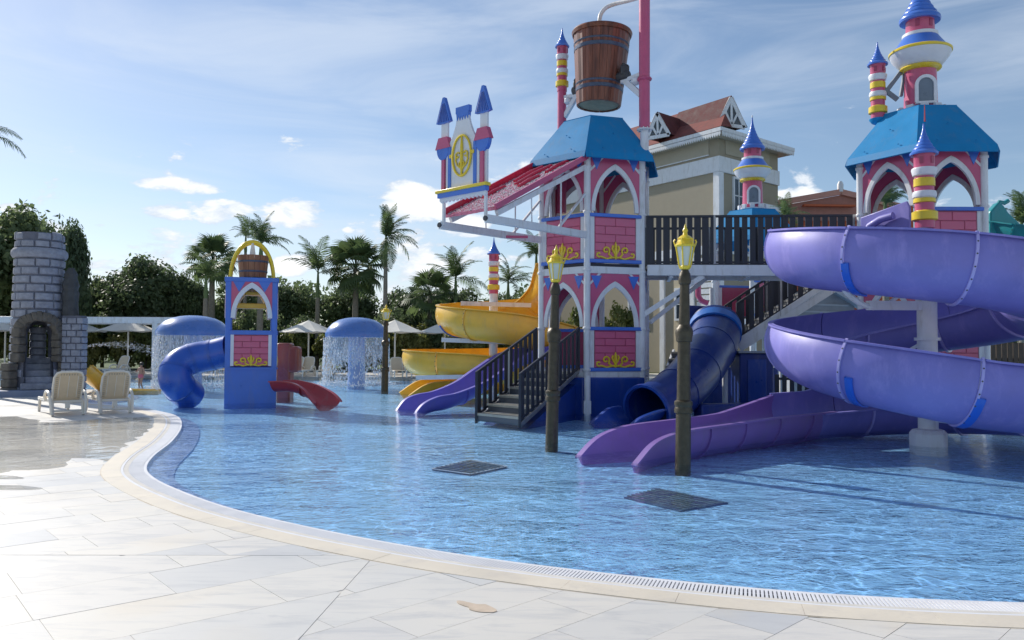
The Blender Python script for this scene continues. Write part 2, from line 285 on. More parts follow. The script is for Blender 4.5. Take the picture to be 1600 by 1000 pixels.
# ------------------------------------------------------------------ mesh helpers
class MB:
    def __init__(s): s.v = []; s.f = []; s.M = None
    def add(s, vs, fs):
        o = len(s.v)
        if s.M is not None: vs = [s.M @ V(p) for p in vs]
        s.v += [tuple(p) for p in vs]; s.f += [tuple(i + o for i in f) for f in fs]; return s
    def box(s, c, d, R=None):
        c = V(c); vs = []
        for x in (-.5, .5):
            for y in (-.5, .5):
                for z in (-.5, .5):
                    p = V((x * d[0], y * d[1], z * d[2])); vs.append(c + (R @ p if R else p))
        return s.add(vs, [(0, 1, 3, 2), (4, 6, 7, 5), (0, 4, 5, 1), (2, 3, 7, 6), (0, 2, 6, 4), (1, 5, 7, 3)])
    def bar(s, a, b, w, h=None, up=(0, 0, 1)):
        a = V(a); b = V(b); h = h or w; t = (b - a).normalized(); up = V(up)
        if abs(t.dot(up)) > .98: up = V((1, 0, 0))
        x = t.cross(up).normalized(); y = x.cross(t).normalized(); vs = []
        for q in (a, b):
            for i, j in ((-1, -1), (1, -1), (1, 1), (-1, 1)): vs.append(q + x * i * w / 2 + y * j * h / 2)
        return s.add(vs, [(0, 3, 2, 1), (4, 5, 6, 7), (0, 1, 5, 4), (1, 2, 6, 5), (2, 3, 7, 6), (3, 0, 4, 7)])
    def tube(s, pts, r, n=8, caps=True):
        pts = [V(p) for p in pts]; vs = []; fs = []; up = None
        for i, p in enumerate(pts):
            t = (pts[min(i + 1, len(pts) - 1)] - pts[max(i - 1, 0)]).normalized()
            if up is None: up = V((0, 0, 1)) if abs(t.z) < .9 else V((1, 0, 0))
            x = t.cross(up).normalized(); up = x.cross(t).normalized(); rr = r[i] if isinstance(r, (list, tuple)) else r
            for k in range(n):
                a = 2 * pi * k / n; vs.append(p + (x * cos(a) + up * sin(a)) * rr)
        for i in range(len(pts) - 1):
            for k in range(n): fs.append((i * n + k, i * n + (k + 1) % n, (i + 1) * n + (k + 1) % n, (i + 1) * n + k))
        if caps: fs.append(tuple(range(n - 1, -1, -1))); fs.append(tuple((len(pts) - 1) * n + k for k in range(n)))
        return s.add(vs, fs)
    def lathe(s, prof, n=24, c=(0, 0, 0), lean=(0, 0), a0=0):
        vs = []; fs = []
        for (r, z) in prof:
            for k in range(n):
                a = a0 + 2 * pi * k / n; vs.append((c[0] + r * cos(a) + lean[0] * z, c[1] + r * sin(a) + lean[1] * z, c[2] + z))
        m = len(prof)
        for i in range(m - 1):
            for k in range(n): fs.append((i * n + k, i * n + (k + 1) % n, (i + 1) * n + (k + 1) % n, (i + 1) * n + k))
        fs.append(tuple(range(n - 1, -1, -1))); fs.append(tuple((m - 1) * n + k for k in range(n)))
        return s.add(vs, fs)
    def prism(s, poly, t, z0=0.0):
        """polygon in local xy extruded z0..z0+t (any simple polygon)"""
        n = len(poly); tri = tessellate_polygon([[V((p[0], p[1], 0)) for p in poly]])
        vs = [(p[0], p[1], z0) for p in poly] + [(p[0], p[1], z0 + t) for p in poly]
        ar = sum(poly[i][0] * poly[(i + 1) % n][1] - poly[(i + 1) % n][0] * poly[i][1] for i in range(n))
        fs = []
        for a, b, c in tri:
            q = (poly[b][0] - poly[a][0]) * (poly[c][1] - poly[a][1]) - (poly[c][0] - poly[a][0]) * (poly[b][1] - poly[a][1])
            if q < 0: b, c = c, b
            fs.append((a + n, b + n, c + n)); fs.append((c, b, a))
        for i in range(n):
            j = (i + 1) % n; fs.append((i, j, j + n, i + n) if ar > 0 else (j, i, i + n, j + n))
        return s.add(vs, fs)
    def strip(s, A, B, t, z0=0.0):
        """band between polylines A and B (2D lists), extruded"""
        n = len(A); vs = [(p[0], p[1], z0) for p in A] + [(p[0], p[1], z0) for p in B] + [(p[0], p[1], z0 + t) for p in A] + [(p[0], p[1], z0 + t) for p in B]
        fs = []
        for i in range(n - 1):
            fs += [(i, i + 1, n + i + 1, n + i), (2 * n + i, 3 * n + i, 3 * n + i + 1, 2 * n + i + 1), (i, 2 * n + i, 2 * n + i + 1, i + 1), (n + i, n + i + 1, 3 * n + i + 1, 3 * n + i)]
        fs += [(0, n, 3 * n, 2 * n), (n - 1, 3 * n - 1, 4 * n - 1, 2 * n - 1)]
        fs[-1] = (n - 1, 2 * n + n - 1, 3 * n + n - 1, n + n - 1)
        return s.add(vs, fs)
    def mesh(s, name, mat, off=(0, 0, 0), ang=38):
        me = bpy.data.meshes.new(name); off = V(off)
        me.from_pydata([tuple(V(p) - off) for p in s.v], [], s.f); 
        if mat: me.materials.append(mat)
        me.polygons.foreach_set('use_smooth', [True] * len(me.polygons)); me.update()
        try: me.set_sharp_from_angle(angle=radians(ang))
        except Exception: pass
        return me
def fixn(me):
    import bmesh
    bm = bmesh.new(); bm.from_mesh(me); bmesh.ops.recalc_face_normals(bm, faces=bm.faces); bm.to_mesh(me); bm.free()
OFF = {}
def tag(o, label=None, cat=None, group=None, kind=None):
    if label: o['label'] = label
    if cat: o['category'] = cat
    if group: o['group'] = group
    if kind: o['kind'] = kind
    return o
def thing(name, label, cat, loc=(0, 0, 0), group=None, rz=0):
    o = bpy.data.objects.new(name, None); COL.objects.link(o); o.empty_display_size = .3
    o.location = loc; o.rotation_euler = (0, 0, rz); OFF[o.name] = V(loc); return tag(o, label, cat, group)
def part(mb, name, mat, parent=None, label=None, ang=38, bev=0, rec=True):
    off = OFF.get(parent.name, V((0, 0, 0))) if parent else V((0, 0, 0))
    me = mb.mesh(name, mat, off, ang)
    if rec: fixn(me)
    o = bpy.data.objects.new(name, me); COL.objects.link(o)
    if parent: o.parent = parent
    OFF[o.name] = off
    if bev:
        b = o.modifiers.new('bevel', 'BEVEL'); b.width = bev; b.segments = 2; b.limit_method = 'ANGLE'; b.angle_limit = radians(40)
    if label: o['label'] = label
    return o
def inst(me, name, parent, loc, R=None, sc=None):
    """one more piece with shared mesh; loc in world, parent chain unrotated"""
    o = bpy.data.objects.new(name, me); COL.objects.link(o); o.parent = parent
    o.location = V(loc) - OFF.get(parent.name, V((0, 0, 0)))
    if R is not None: o.rotation_euler = R.to_euler() if hasattr(R, 'to_euler') else R
    if sc: o.scale = sc if hasattr(sc, '__len__') else (sc,) * 3
    return o
CH = {}
def copy_tree(o, parent=None):
    c = o.copy(); COL.objects.link(c)
    if parent: c.parent = parent
    for ch in list(o.children): copy_tree(ch, c)
    return c
def place(proto, loc, rz=0, label=None, group=None, sc=None, first=[None]):
    """move the prototype itself the first time, copies after"""
    if not CH.get(proto.name): CH[proto.name] = True; o = proto
    else: o = copy_tree(proto)
    o.location = loc; o.rotation_euler = (0, 0, rz)
    if sc: o.scale = (sc,) * 3 if not hasattr(sc, '__len__') else sc
    if label: o['label'] = label
    if group: o['group'] = group
    return o
def frameM(o, x, y, z):
    return Matrix(((x[0], y[0], z[0], o[0]), (x[1], y[1], z[1], o[1]), (x[2], y[2], z[2], o[2]), (0, 0, 0, 1)))
def catmull(pts, m=8):
    pts = [V(p) for p in pts]; out = []; n = len(pts)
    for i in range(n - 1):
        p0 = pts[i - 1] if i else pts[0] * 2 - pts[1]; p1 = pts[i]; p2 = pts[i + 1]; p3 = pts[i + 2] if i + 2 < n else pts[-1] * 2 - pts[-2]
        for k in range(m):
            t = k / m; out.append(.5 * ((2 * p1) + (p2 - p0) * t + (2 * p0 - 5 * p1 + 4 * p2 - p3) * t * t + (3 * p1 - p0 - 3 * p2 + p3) * t ** 3))
    out.append(pts[-1]); return out
def resample(pts, step):
    out = [pts[0]]; acc = 0
    for a, b in zip(pts, pts[1:]):
        d = (b - a).length
        while acc + d >= step:
            t = (step - acc) / d; a = a.lerp(b, t); out.append(a); d = (b - a).length; acc = 0
            if d < 1e-9: break
        acc += d
    out.append(pts[-1]); return out
# ================================================================== SETTING
def sheet(name, poly, z, mat, kind='structure', thick=None):
    mb = MB()
    if thick: mb.prism(poly, thick, z - thick)
    else:
        tri = tessellate_polygon([[V((p[0], p[1], 0)) for p in poly]]); fs = []
        for a, b, c in tri:
            q = (poly[b][0] - poly[a][0]) * (poly[c][1] - poly[a][1]) - (poly[c][0] - poly[a][0]) * (poly[b][1] - poly[a][1])
            fs.append((a, b, c) if q > 0 else (a, c, b))
        mb.add([(p[0], p[1], z) for p in poly], fs)
    o = part(mb, name, mat, rec=bool(thick)); o['kind'] = kind; return o
GRASS = plain('scrub_ground', (.055, .075, .03), .9, .35, .4, .5, 3, stain=((.14, .12, .07), .15))
sheet('ground', [(-1500, -600), (1500, -600), (1500, 2500), (-1500, 2500)], -.55, GRASS)

pin = [(1600, 940), (1210, 920), (820, 879), (600, 845), (450, 815), (350, 790), (280, 765), (240, 746), (227, 730), (240, 710), (268, 688), (283, 665), (277, 650), (250, 642), (205, 634), (160, 630), (128, 626)]
inner = [V((24, 25, 0)), V((19, 12, 0)), V((12, 7.0, 0)), V((7.5, 5.5, 0)), V((5.2, 5.1, 0))] + [G(x, y) for x, y in pin] + \
        [V((-12.2, 25.2, 0)), V((-13.4, 27.3, 0)), V((-17, 29, 0)), V((-24, 31, 0)), V((-30, 34, 0)), V((-34, 40, 0))]
for p in inner: p.z = 0
inner = resample(catmull(inner, 10), .12)
for _ in range(6):
    inner = [inner[0]] + [(inner[i - 1] + inner[i] * 2 + inner[i + 1]) / 4 for i in range(1, len(inner) - 1)] + [inner[-1]]
def offset(curve, d):
    out = []
    for i, p in enumerate(curve):
        t = (curve[min(i + 2, len(curve) - 1)] - curve[max(i - 2, 0)]); t.z = 0; t.normalize(); out.append(p + V((-t.y, t.x, 0)) * d)
    return out
GW = .28; CW = .23
g_out = offset(inner, GW); c_out = offset(inner, GW + CW)
NP = len(inner)
def band(name, A, B, z, mat, za=None, zb=None, parent=None, t=None):
    mb = MB(); n = len(A); za = z if za is None else za; zb = z if zb is None else zb
    vs = [(p.x, p.y, za) for p in A] + [(p.x, p.y, zb) for p in B]
    fs = [(i, i + 1, n + i + 1, n + i) for i in range(n - 1)]
    if t:
        vs += [(p.x, p.y, za - t) for p in A] + [(p.x, p.y, zb - t) for p in B]
        fs += [(2 * n + i, i, i + 1, 2 * n + i + 1)[::-1] for i in range(n - 1)] + [(n + i, n + i + 1, 3 * n + i + 1, 3 * n + i)[::-1] for i in range(n - 1)]
    mb.add(vs, fs); o = part(mb, name, mat, parent, rec=True)
    if o.data.polygons[0].normal.z < 0: o.data.flip_normals()
    if not parent: o['kind'] = 'structure'
    return o
# pool floor, beach slope, water
pool_poly = [(p.x, p.y) for p in offset(inner, .1)]
sheet('pool_floor', pool_poly + [(24.1, 40)], -.17, POOLF)
sl_in = offset(inner, -.34); band('pool_edge_mosaic', sl_in, offset(inner, .02), 0, POOLL, -.145, -.04)
band('pool_edge_wall', offset(inner, -.34), sl_in, 0, POOLF, -.145, -.145)
# vertical lip down to the floor under the slope
mb = MB(); n = NP; mb.add([(p.x, p.y, -.145) for p in sl_in] + [(p.x, p.y, -.19) for p in sl_in], [(i, i + 1, n + i + 1, n + i) for i in range(n - 1)])
o = part(mb, 'pool_step_riser', POOLF); o['kind'] = 'structure'
# water surface
wpoly = [(p.x, p.y) for p in inner] + [(24, 40)]
sheet('pool_water', wpoly, -.022, WATER)
# overflow grating: channel + bars
band('overflow_channel', inner, g_out, -.06, GCH)
band('grating_lip', offset(inner, -.012), offset(inner, .03), -.008, GRATEW, t=.06)
band('grating_rim', offset(inner, GW - .02), offset(inner, GW + .01), .001, GRATEW, t=.06)
mb = MB(); fine = resample(inner, .026)
for i in range(2, len(fine) - 2):
    p = fine[i]
    if p.y > 26 or p.x > 6: continue
    t = (fine[i + 2] - fine[i - 2]).normalized(); nn = V((-t.y, t.x, 0)); w = .0085 if p.y < 11 else .011
    a = p + nn * .028; b = p + nn * (GW - .018); zz = -.004
    vs = [a - t * w, a + t * w, b + t * w, b - t * w]; vs = [(q.x, q.y, zz) for q in vs] + [(q.x, q.y, zz - .02) for q in vs]
    mb.add(vs, [(0, 1, 2, 3), (0, 4, 5, 1), (2, 6, 7, 3), (1, 5, 6, 2), (3, 7, 4, 0)])
for k in (.10, .19):
    A = offset(fine, k); B = offset(fine, k + .012); idx = [i for i in range(2, len(fine) - 2) if not (fine[i].y > 26 or fine[i].x > 6)]
    vs = [(A[i].x, A[i].y, -.010) for i in idx] + [(B[i].x, B[i].y, -.010) for i in idx]; n = len(idx)
    mb.add(vs, [(i, i + 1, n + i + 1, n + i) for i in range(n - 1)])
o = part(mb, 'overflow_grating_bar', GRATEW, rec=False); o.name = 'overflow_grating'; o['kind'] = 'stuff'; tag(o, 'white slatted overflow grating curving along the pool edge', 'grating')
# coping stones: pieces along the curve
mb0 = None; cop_parent = band('pool_coping', offset(inner, GW + .01), offset(inner, GW + CW + .01), -.0, COPEJ)
L = .62; acc = 0; start = 0; seg = 0; A = offset(inner, GW + .012); B = offset(inner, GW + CW)
i0 = 0; rest = MB()
for i in range(1, NP):
    acc += (inner[i] - inner[i - 1]).length
    if acc >= L:
        acc = 0; near = inner[i].y < 20 and inner[i].x < 5.5
        a = [A[k] for k in range(i0, i + 1)]; b = [B[k] for k in range(i0, i + 1)]
        def trim(q):  # 3 mm joint
            q = list(q); q[0] = q[0].lerp(q[1], .008); q[-1] = q[-1].lerp(q[-2], .008); return q
        a = trim(a); b = trim(b); m_ = MB() if near else rest; n = len(a); zt = .0035 + random.uniform(-.0006, .0006)
        vs = [(p.x, p.y, zt) for p in a] + [(p.x, p.y, zt) for p in b] + [(p.x, p.y, -.05) for p in a] + [(p.x, p.y, -.05) for p in b]
        fs = [(k, k + 1, n + k + 1, n + k) for k in range(n - 1)] + [(k, 2 * n + k, 2 * n + k + 1, k + 1) for k in range(n - 1)] + [(n + k, n + k + 1, 3 * n + k + 1, 3 * n + k) for k in range(n - 1)]
        fs += [(0, n, 3 * n, 2 * n), (n - 1, 3 * n - 1, 4 * n - 1, 2 * n - 1)]
        m_.add(vs, fs)
        if near: part(m_, 'coping_stone', COPE, cop_parent)
        i0 = i
o = part(rest, 'far_coping', COPE, cop_parent); o['kind'] = 'stuff'

# deck base and pavers
base = [(p.x, p.y) for p in offset(inner, .2)] 
deckpoly = base + [(-34, 42), (-70, 42), (-70, -25), (45, -25), (45, 25)]
deck = sheet('pool_deck', deckpoly, -.0035, JOINT)
arr = np.array([(p.x, p.y) for p in c_out]); inn = np.array([(p.x, p.y) for p in inner])
def clip_poly(poly, q, nn):   # keep side where (p-q).nn >= 0
    out = []
    for i in range(len(poly)):
        a = poly[i]; b = poly[(i + 1) % len(poly)]; da = (a[0] - q[0]) * nn[0] + (a[1] - q[1]) * nn[1]; db = (b[0] - q[0]) * nn[0] + (b[1] - q[1]) * nn[1]
        if da >= 0: out.append(a)
        if (da >= 0) != (db >= 0):
            t = da / (da - db); out.append((a[0] + (b[0] - a[0]) * t, a[1] + (b[1] - a[1]) * t))
    return out
deck_cut = offset(inner, GW + CW - .02); arrc = np.array([(p.x, p.y) for p in deck_cut])
def clip_deck(poly):
    c = np.mean(np.array(poly), 0); d = np.hypot(*(arrc - c).T); 
    if d.min() > 1.3:
        i = int(np.argmin(d)); t = arrc[min(i + 1, NP - 1)] - arrc[max(i - 1, 0)]; nn = (-t[1], t[0])
        return poly if (c[0] - arrc[i][0]) * nn[0] + (c[1] - arrc[i][1]) * nn[1] > 0 else []
    i = int(np.argmin(d)); ks = sorted({max(1, i - 3), i, min(NP - 2, i + 3)})
    for k in ks:
        t = arrc[k + 1] - arrc[k - 1]; poly = clip_poly(poly, arrc[k], (-t[1], t[0]))
        if len(poly) < 3: return []
    return poly
# two paving fields meet at an expansion joint (a straight line seen at the left), each laid at its own angle
pavers = []
def field(ang, w, l, org, halfs, ext=34, seed=1):
    rr = random.Random(seed); ca, sa = cos(ang), sin(ang)
    for r in range(-int(ext / w), int(ext / w)):
        x = -ext + rr.uniform(0, l)
        while x < ext:
            ll = l * rr.choice((1, 1, 1.25, .8)); g = .0018
            q = [(x + g, r * w + g), (x + ll - g, r * w + g), (x + ll - g, (r + 1) * w - g), (x + g, (r + 1) * w - g)]; x += ll
            poly = [(org[0] + a * ca - b * sa, org[1] + a * sa + b * ca) for a, b in q]
            cx = sum(p[0] for p in poly) / 4; cy = sum(p[1] for p in poly) / 4
            if cy < 1.5 or cx > 9 or cy > 29 or abs(cx) > cy * .72 + 3: continue
            for h in halfs:
                poly = clip_poly(poly, h[0], h[1])
                if len(poly) < 3: break
            if len(poly) < 3: continue
            poly = clip_deck(poly)
            if len(poly) >= 3: pavers.append(poly)
J0 = G(0, 867); J1 = G(460, 868); jd = (J1 - J0).normalized()
jn = (-jd.y, jd.x)     # pointing away from the camera
K0 = G(467, 999); K1 = G(566, 889); kd = (K1 - K0).normalized(); kn = (-kd.y, kd.x)   # pointing left
e = .003
field(radians(42), .46, .92, (0, 0), [((J0.x + jn[0] * e, J0.y + jn[1] * e), jn)], seed=3)
field(radians(40), .60, 1.0, (.2, .1), [((J0.x - jn[0] * e, J0.y - jn[1] * e), (-jn[0], -jn[1])), ((K0.x + kn[0] * e, K0.y + kn[1] * e), kn)], seed=5)
field(radians(45), .45, .90, (.07, 4.38), [((J0.x - jn[0] * e, J0.y - jn[1] * e), (-jn[0], -jn[1])), ((K0.x - kn[0] * e, K0.y - kn[1] * e), (-kn[0], -kn[1]))], seed=9)
def parea(p): return abs(sum(p[i][0] * p[(i + 1) % len(p)][1] - p[(i + 1) % len(p)][0] * p[i][1] for i in range(len(p)))) / 2
pavers = [p for p in pavers if parea(p) > .004]
def show(p):
    cx = sum(q[0] for q in p) / len(p); cy = sum(q[1] for q in p) / len(p)
    vis = abs(cx) < cy * .66 + .3 and cy > 3.9; return -(parea(p) / cy ** 3) if vis else 0
pavers.sort(key=show)
far = MB(); tones = []; stainp = G(742, 948); stain_done = False
for k, p in enumerate(pavers):
    zt = random.uniform(-.0010, .0010)
    if k < 290:
        mb = MB(); mb.prism(p, .014 + zt, -.014); o = part(mb, 'paver', MARBLE, deck, bev=0)
    else:
        n0 = len(far.f); far.prism(p, .014 + zt, -.014); tones += [random.random()] * (len(far.f) - n0)
o = part(far, 'far_paver', MARBLE, deck, rec=True); o['kind'] = 'stuff'
at = o.data.attributes.new('tone', 'FLOAT', 'FACE'); at.data.foreach_set('value', tones)
# tan mark on one slab
mb = MB(); c = G(742, 948); q = []
for k in range(22):
    a = 2 * pi * k / 22; r = 1 + .14 * sin(2 * a + 1) + .05 * sin(5 * a)
    u = .14 * r * cos(a); v = .06 * r * sin(a) * (1.3 if cos(a) > 0 else .7); an = radians(-42); q.append((c.x + u * cos(an) - v * sin(an), c.y + u * sin(an) + v * cos(an)))
mb.prism(q, .003, .0005); o = part(mb, 'stone_stain', TANSTONE, deck)
# puddle on the left of the deck
pts = [(-60, 655), (20, 651), (80, 660), (150, 655), (205, 652), (243, 653), (246, 662), (228, 676), (205, 690), (186, 706), (176, 722), (140, 718), (112, 716), (100, 728), (70, 733), (20, 735), (-60, 738)]
pp = resample(catmull([G(x, y) for x, y in pts] + [G(-60, 655)], 8), .15)
rr = random.Random(4); pp = [(p.x + .05 * sin(i * 1.3), p.y + .07 * sin(i * .9 + 1)) for i, p in enumerate(pp[:-1])]
pp = [p for p in pp if clip_deck([(p[0] - .01, p[1] - .01), (p[0] + .01, p[1] - .01), (p[0], p[1] + .01)])]
sheet('puddle', pp, .0035, PUDDLE)
for ax, ay, bx, by in ((-10, 762, 70, 5), (-6, 746, 40, 4)):
    q = []
    for k in range(24):
        a = 2 * pi * k / 24; g = G(ax + bx * cos(a) * (1 + .2 * sin(3 * a)), ay + by * sin(a) * (1 + .3 * sin(2 * a + 1))); q.append((g.x, g.y))
    sheet('puddle', q, .0035, PUDDLE)
# far terrace beyond the pool
FARD = plain('pale_terrace_stone', (.56, .53, .48), .6, .06, .6, .1, 20)
sheet('far_terrace', [(-70, 40), (60, 40), (60, 47.5), (-70, 47.5)], -.002, FARD, thick=.4)
LAWN = plain('lawn', (.06, .10, .025), .9, .3, .6, .6, 20)
sheet('lawn', [(-120, 47.5), (120, 47.5), (120, 200), (-120, 200)], -.02, LAWN)
# dark suction grates on the pool floor
GR = plain('dark_floor_grate', (.045, .10, .18), .5); GRF = plain('grate_frame_white', (.55, .6, .66), .4)
def floor_grate(corners, label, z0, frame):
    g = [G(x, y, z0) for x, y in corners]; c = sum(g, V((0, 0, 0))) / 4
    t = thing('floor_grate', label, 'grate', (c.x, c.y, z0), 'dark square grates in the pool floor')
    mb = MB(); mb.add([tuple(p) for p in g] + [(p.x, p.y, -.168) for p in g], [(0, 1, 2, 3), (0, 4, 5, 1), (1, 5, 6, 2), (2, 6, 7, 3), (3, 7, 4, 0)]); part(mb, 'grate_body', GR, t)
    mb = MB()
    for k in range(1, 9):
        f = k / 9; mb.bar(g[0].lerp(g[1], f) + V((0, 0, .006)), g[3].lerp(g[2], f) + V((0, 0, .006)), .03, .012)
    part(mb, 'grate_bars', plain('grate_bar', (.10, .16, .22), .4), t)
    if frame:
        mb = MB()
        for i in range(4): mb.bar(g[i] + V((0, 0, .004)), g[(i + 1) % 4] + V((0, 0, .004)), .03, .008)
        part(mb, 'grate_frame', GRF, t)
floor_grate([(975, 777), (1030, 763), (1138, 785), (1062, 798)], 'dark sunken floor grate in front of the nearer lamp post', -.155, False)
floor_grate([(675, 733), (735, 719), (792, 729), (735, 741)], 'dark floor grate with pale edges near the middle of the pool', -.15, True)
# ================================================================== PLAY TOWERS
def gothic(a, h, n=12, cc=.55):
    """points of a pointed arch from (-a,0) over (0,h) to (a,0)"""
    c = cc * a; R = a + c; top = math.sqrt(R * R - c * c); out = []
    for i in range(n + 1):
        f = math.acos(c / R) * i / n; out.append((-(-c + R * cos(f)), R * sin(f) * h / top))
    return out + [(-x, y) for x, y in out[-2::-1]]
def arch_piece(mb, W, H, a, h, y0, t, z0):
    """W x H board (from y=0) with a pointed opening: legs to y0, then arch of half width a and height h"""
    pts = [(-a, 0)] + [(x, y + y0) for x, y in gothic(a, h)] + [(a, 0)]; k = len(pts) // 2
    Lp = pts[:k + 1]; mb.strip([(-W / 2, p[1]) for p in Lp], Lp, t, z0)
    Rp = pts[k:][::-1]; mb.strip(Rp, [(W / 2, p[1]) for p in Rp], t, z0)
    mb.strip([(-W / 2, y0 + h), (W / 2, y0 + h)], [(-W / 2, H), (W / 2, H)], t, z0)
def arch_band(mb, a, h, y0, w, t, z0, taper=1.0):
    A = [(-a, 0)] + [(x, y + y0) for x, y in gothic(a, h)] + [(a, 0)]
    B = [(-a - w, 0)] + [(x, y + y0) for x, y in gothic(a + w, h + w * 1.35)] + [(a + w, 0)]
    mb.strip(B, A, t, z0)
def spiral(cx, cy, r0, r1, a0, a1, n=14): return [(cx + (r0 + (r1 - r0) * i / n) * cos(a0 + (a1 - a0) * i / n), cy + (r0 + (r1 - r0) * i / n) * sin(a0 + (a1 - a0) * i / n)) for i in range(n + 1)]
def scroll(mb, w, h, z, r=.02):
    """yellow scroll ornament centred at x=0, standing on y=0"""
    T = lambda p, rr=r: mb.tube([(x, y, z) for x, y in p], rr, 6)
    T([(0, 0), (0, h * .35), (0, h * .8), (0, h)], [r * .9, r * 2.1, r * 1.5, r * .4])
    for s in (-1, 1):
        T([(s * x, y) for x, y in [(0, h * .28), (w * .05, h * .42), (w * .085, h * .62), (w * .06, h * .78)]], r * 1.1)
        T([(s * x, y) for x, y in [(0, h * .10), (w * .10, h * .12), (w * .17, h * .30)] + spiral(w * .235, h * .50, w * .085, w * .03, radians(200), radians(-150))], r)
        T([(s * x, y) for x, y in [(w * .10, h * .10), (w * .22, h * .02), (w * .33, h * .12)] + spiral(w * .41, h * .27, w * .065, w * .02, radians(230), radians(520))], r)
BM = {}
def brick_mesh(w, h, t, mat):
    k = (round(w, 3), round(h, 3), mat.name)
    if k not in BM:
        mb = MB(); b = .008
        x, y = w / 2, h / 2
        vs = [(-x, -y, 0), (x, -y, 0), (x, y, 0), (-x, y, 0), (-x + b, -y + b, t), (x - b, -y + b, t), (x - b, y - b, t), (-x + b, y - b, t)]
        mb.add(vs, [(4, 5, 6, 7), (0, 1, 5, 4), (1, 2, 6, 5), (2, 3, 7, 6), (3, 0, 4, 7)]); BM[k] = mb.mesh('brick', mat, ang=20)
    return BM[k]
def brick_wall(parent, M, W, H, rows, z, mat=None, off=0, cols=2.0):
    mat = mat or PBRICK; h = H / rows; bw = W / cols; g = .011; Rm = M.to_3x3()
    for r in range(rows):
        x = -W / 2 - (bw * .5 if (r + off) % 2 else 0)
        while x < W / 2 - 1e-4:
            a = max(x, -W / 2); b = min(x + bw, W / 2); x += bw
            if b - a < .04: continue
            inst(brick_mesh(b - a - g, h - g, .014, mat), 'brick', parent, M @ V(((a + b) / 2, (r + .5) * h, z)), Rm)
def facetM(a, b, z):
    a = V((a[0], a[1], z)); b = V((b[0], b[1], z)); x = (b - a).normalized(); y = V((0, 0, 1)); zz = x.cross(y)
    return frameM((a + b) / 2, x, y, zz), (b - a).length
def panel(root, a, b, z, W, H, ornament=True):
    M, _ = facetM(a, b, z); mb = MB(); mb.M = M; mb.strip([(-W / 2, 0), (W / 2, 0)], [(-W / 2, H), (W / 2, H)], .05, -.025)
    p = part(mb, 'brick_panel', PINKD, root); brick_wall(p, M, W - .02, H - .02, 5, .026)
    if ornament:
        mb = MB(); mb.M = M; scroll(mb, W * .98, H * .42, .055, .024); part(mb, 'scroll_ornament', YEL, p)
    for s in (-1, 1):
        mb = MB(); mb.M = M; mb.box((s * (W / 2 + .06), H / 2, 0), (.115, H, .07)); part(mb, 'panel_side', WHITE, root, bev=.008)
    mb = MB(); mb.M = M; mb.box((0, H + .04, .012), (W + .28, .085, .13)); part(mb, 'top_rail', BLUE, root, bev=.012)
    mb = MB(); mb.M = M; mb.box((0, -.045, .012), (W + .28, .09, .13)); part(mb, 'bottom_rail', BLUE, root, bev=.012)
def archp(root, a, b, z, H, pen=True, side=1):
    M, Ln = facetM(a, b, z); W = Ln - .13; aw = W / 2 - .12; ah = H * .80; mb = MB(); mb.M = M
    arch_piece(mb, W, H, aw, ah * .93, H * .02, .03, -.015); p = part(mb, 'arch_panel', PINK, root)
    mb = MB(); mb.M = M; arch_band(mb, aw - .015, ah * .91, H * .02, .105, .07, -.035); part(mb, 'arch_frame', WHITE, p, bev=.008)
    if pen:
        for s in (-1, 1):
            mb = MB(); mb.M = M; c = s * (W / 2 - .17); mb.prism([(c - .14, H - .06), (c, H - .38), (c + .14, H - .06)], .012, .017); part(mb, 'pennant', BLUE, p)
def hexv(A, s, phi):
    c = V((A[0], A[1], 0)) + V((cos(phi + pi / 3), sin(phi + pi / 3), 0)) * s
    return c, [c + V((cos(phi + radians(240 + 60 * k)), sin(phi + radians(240 + 60 * k)), 0)) * s for k in range(6)]
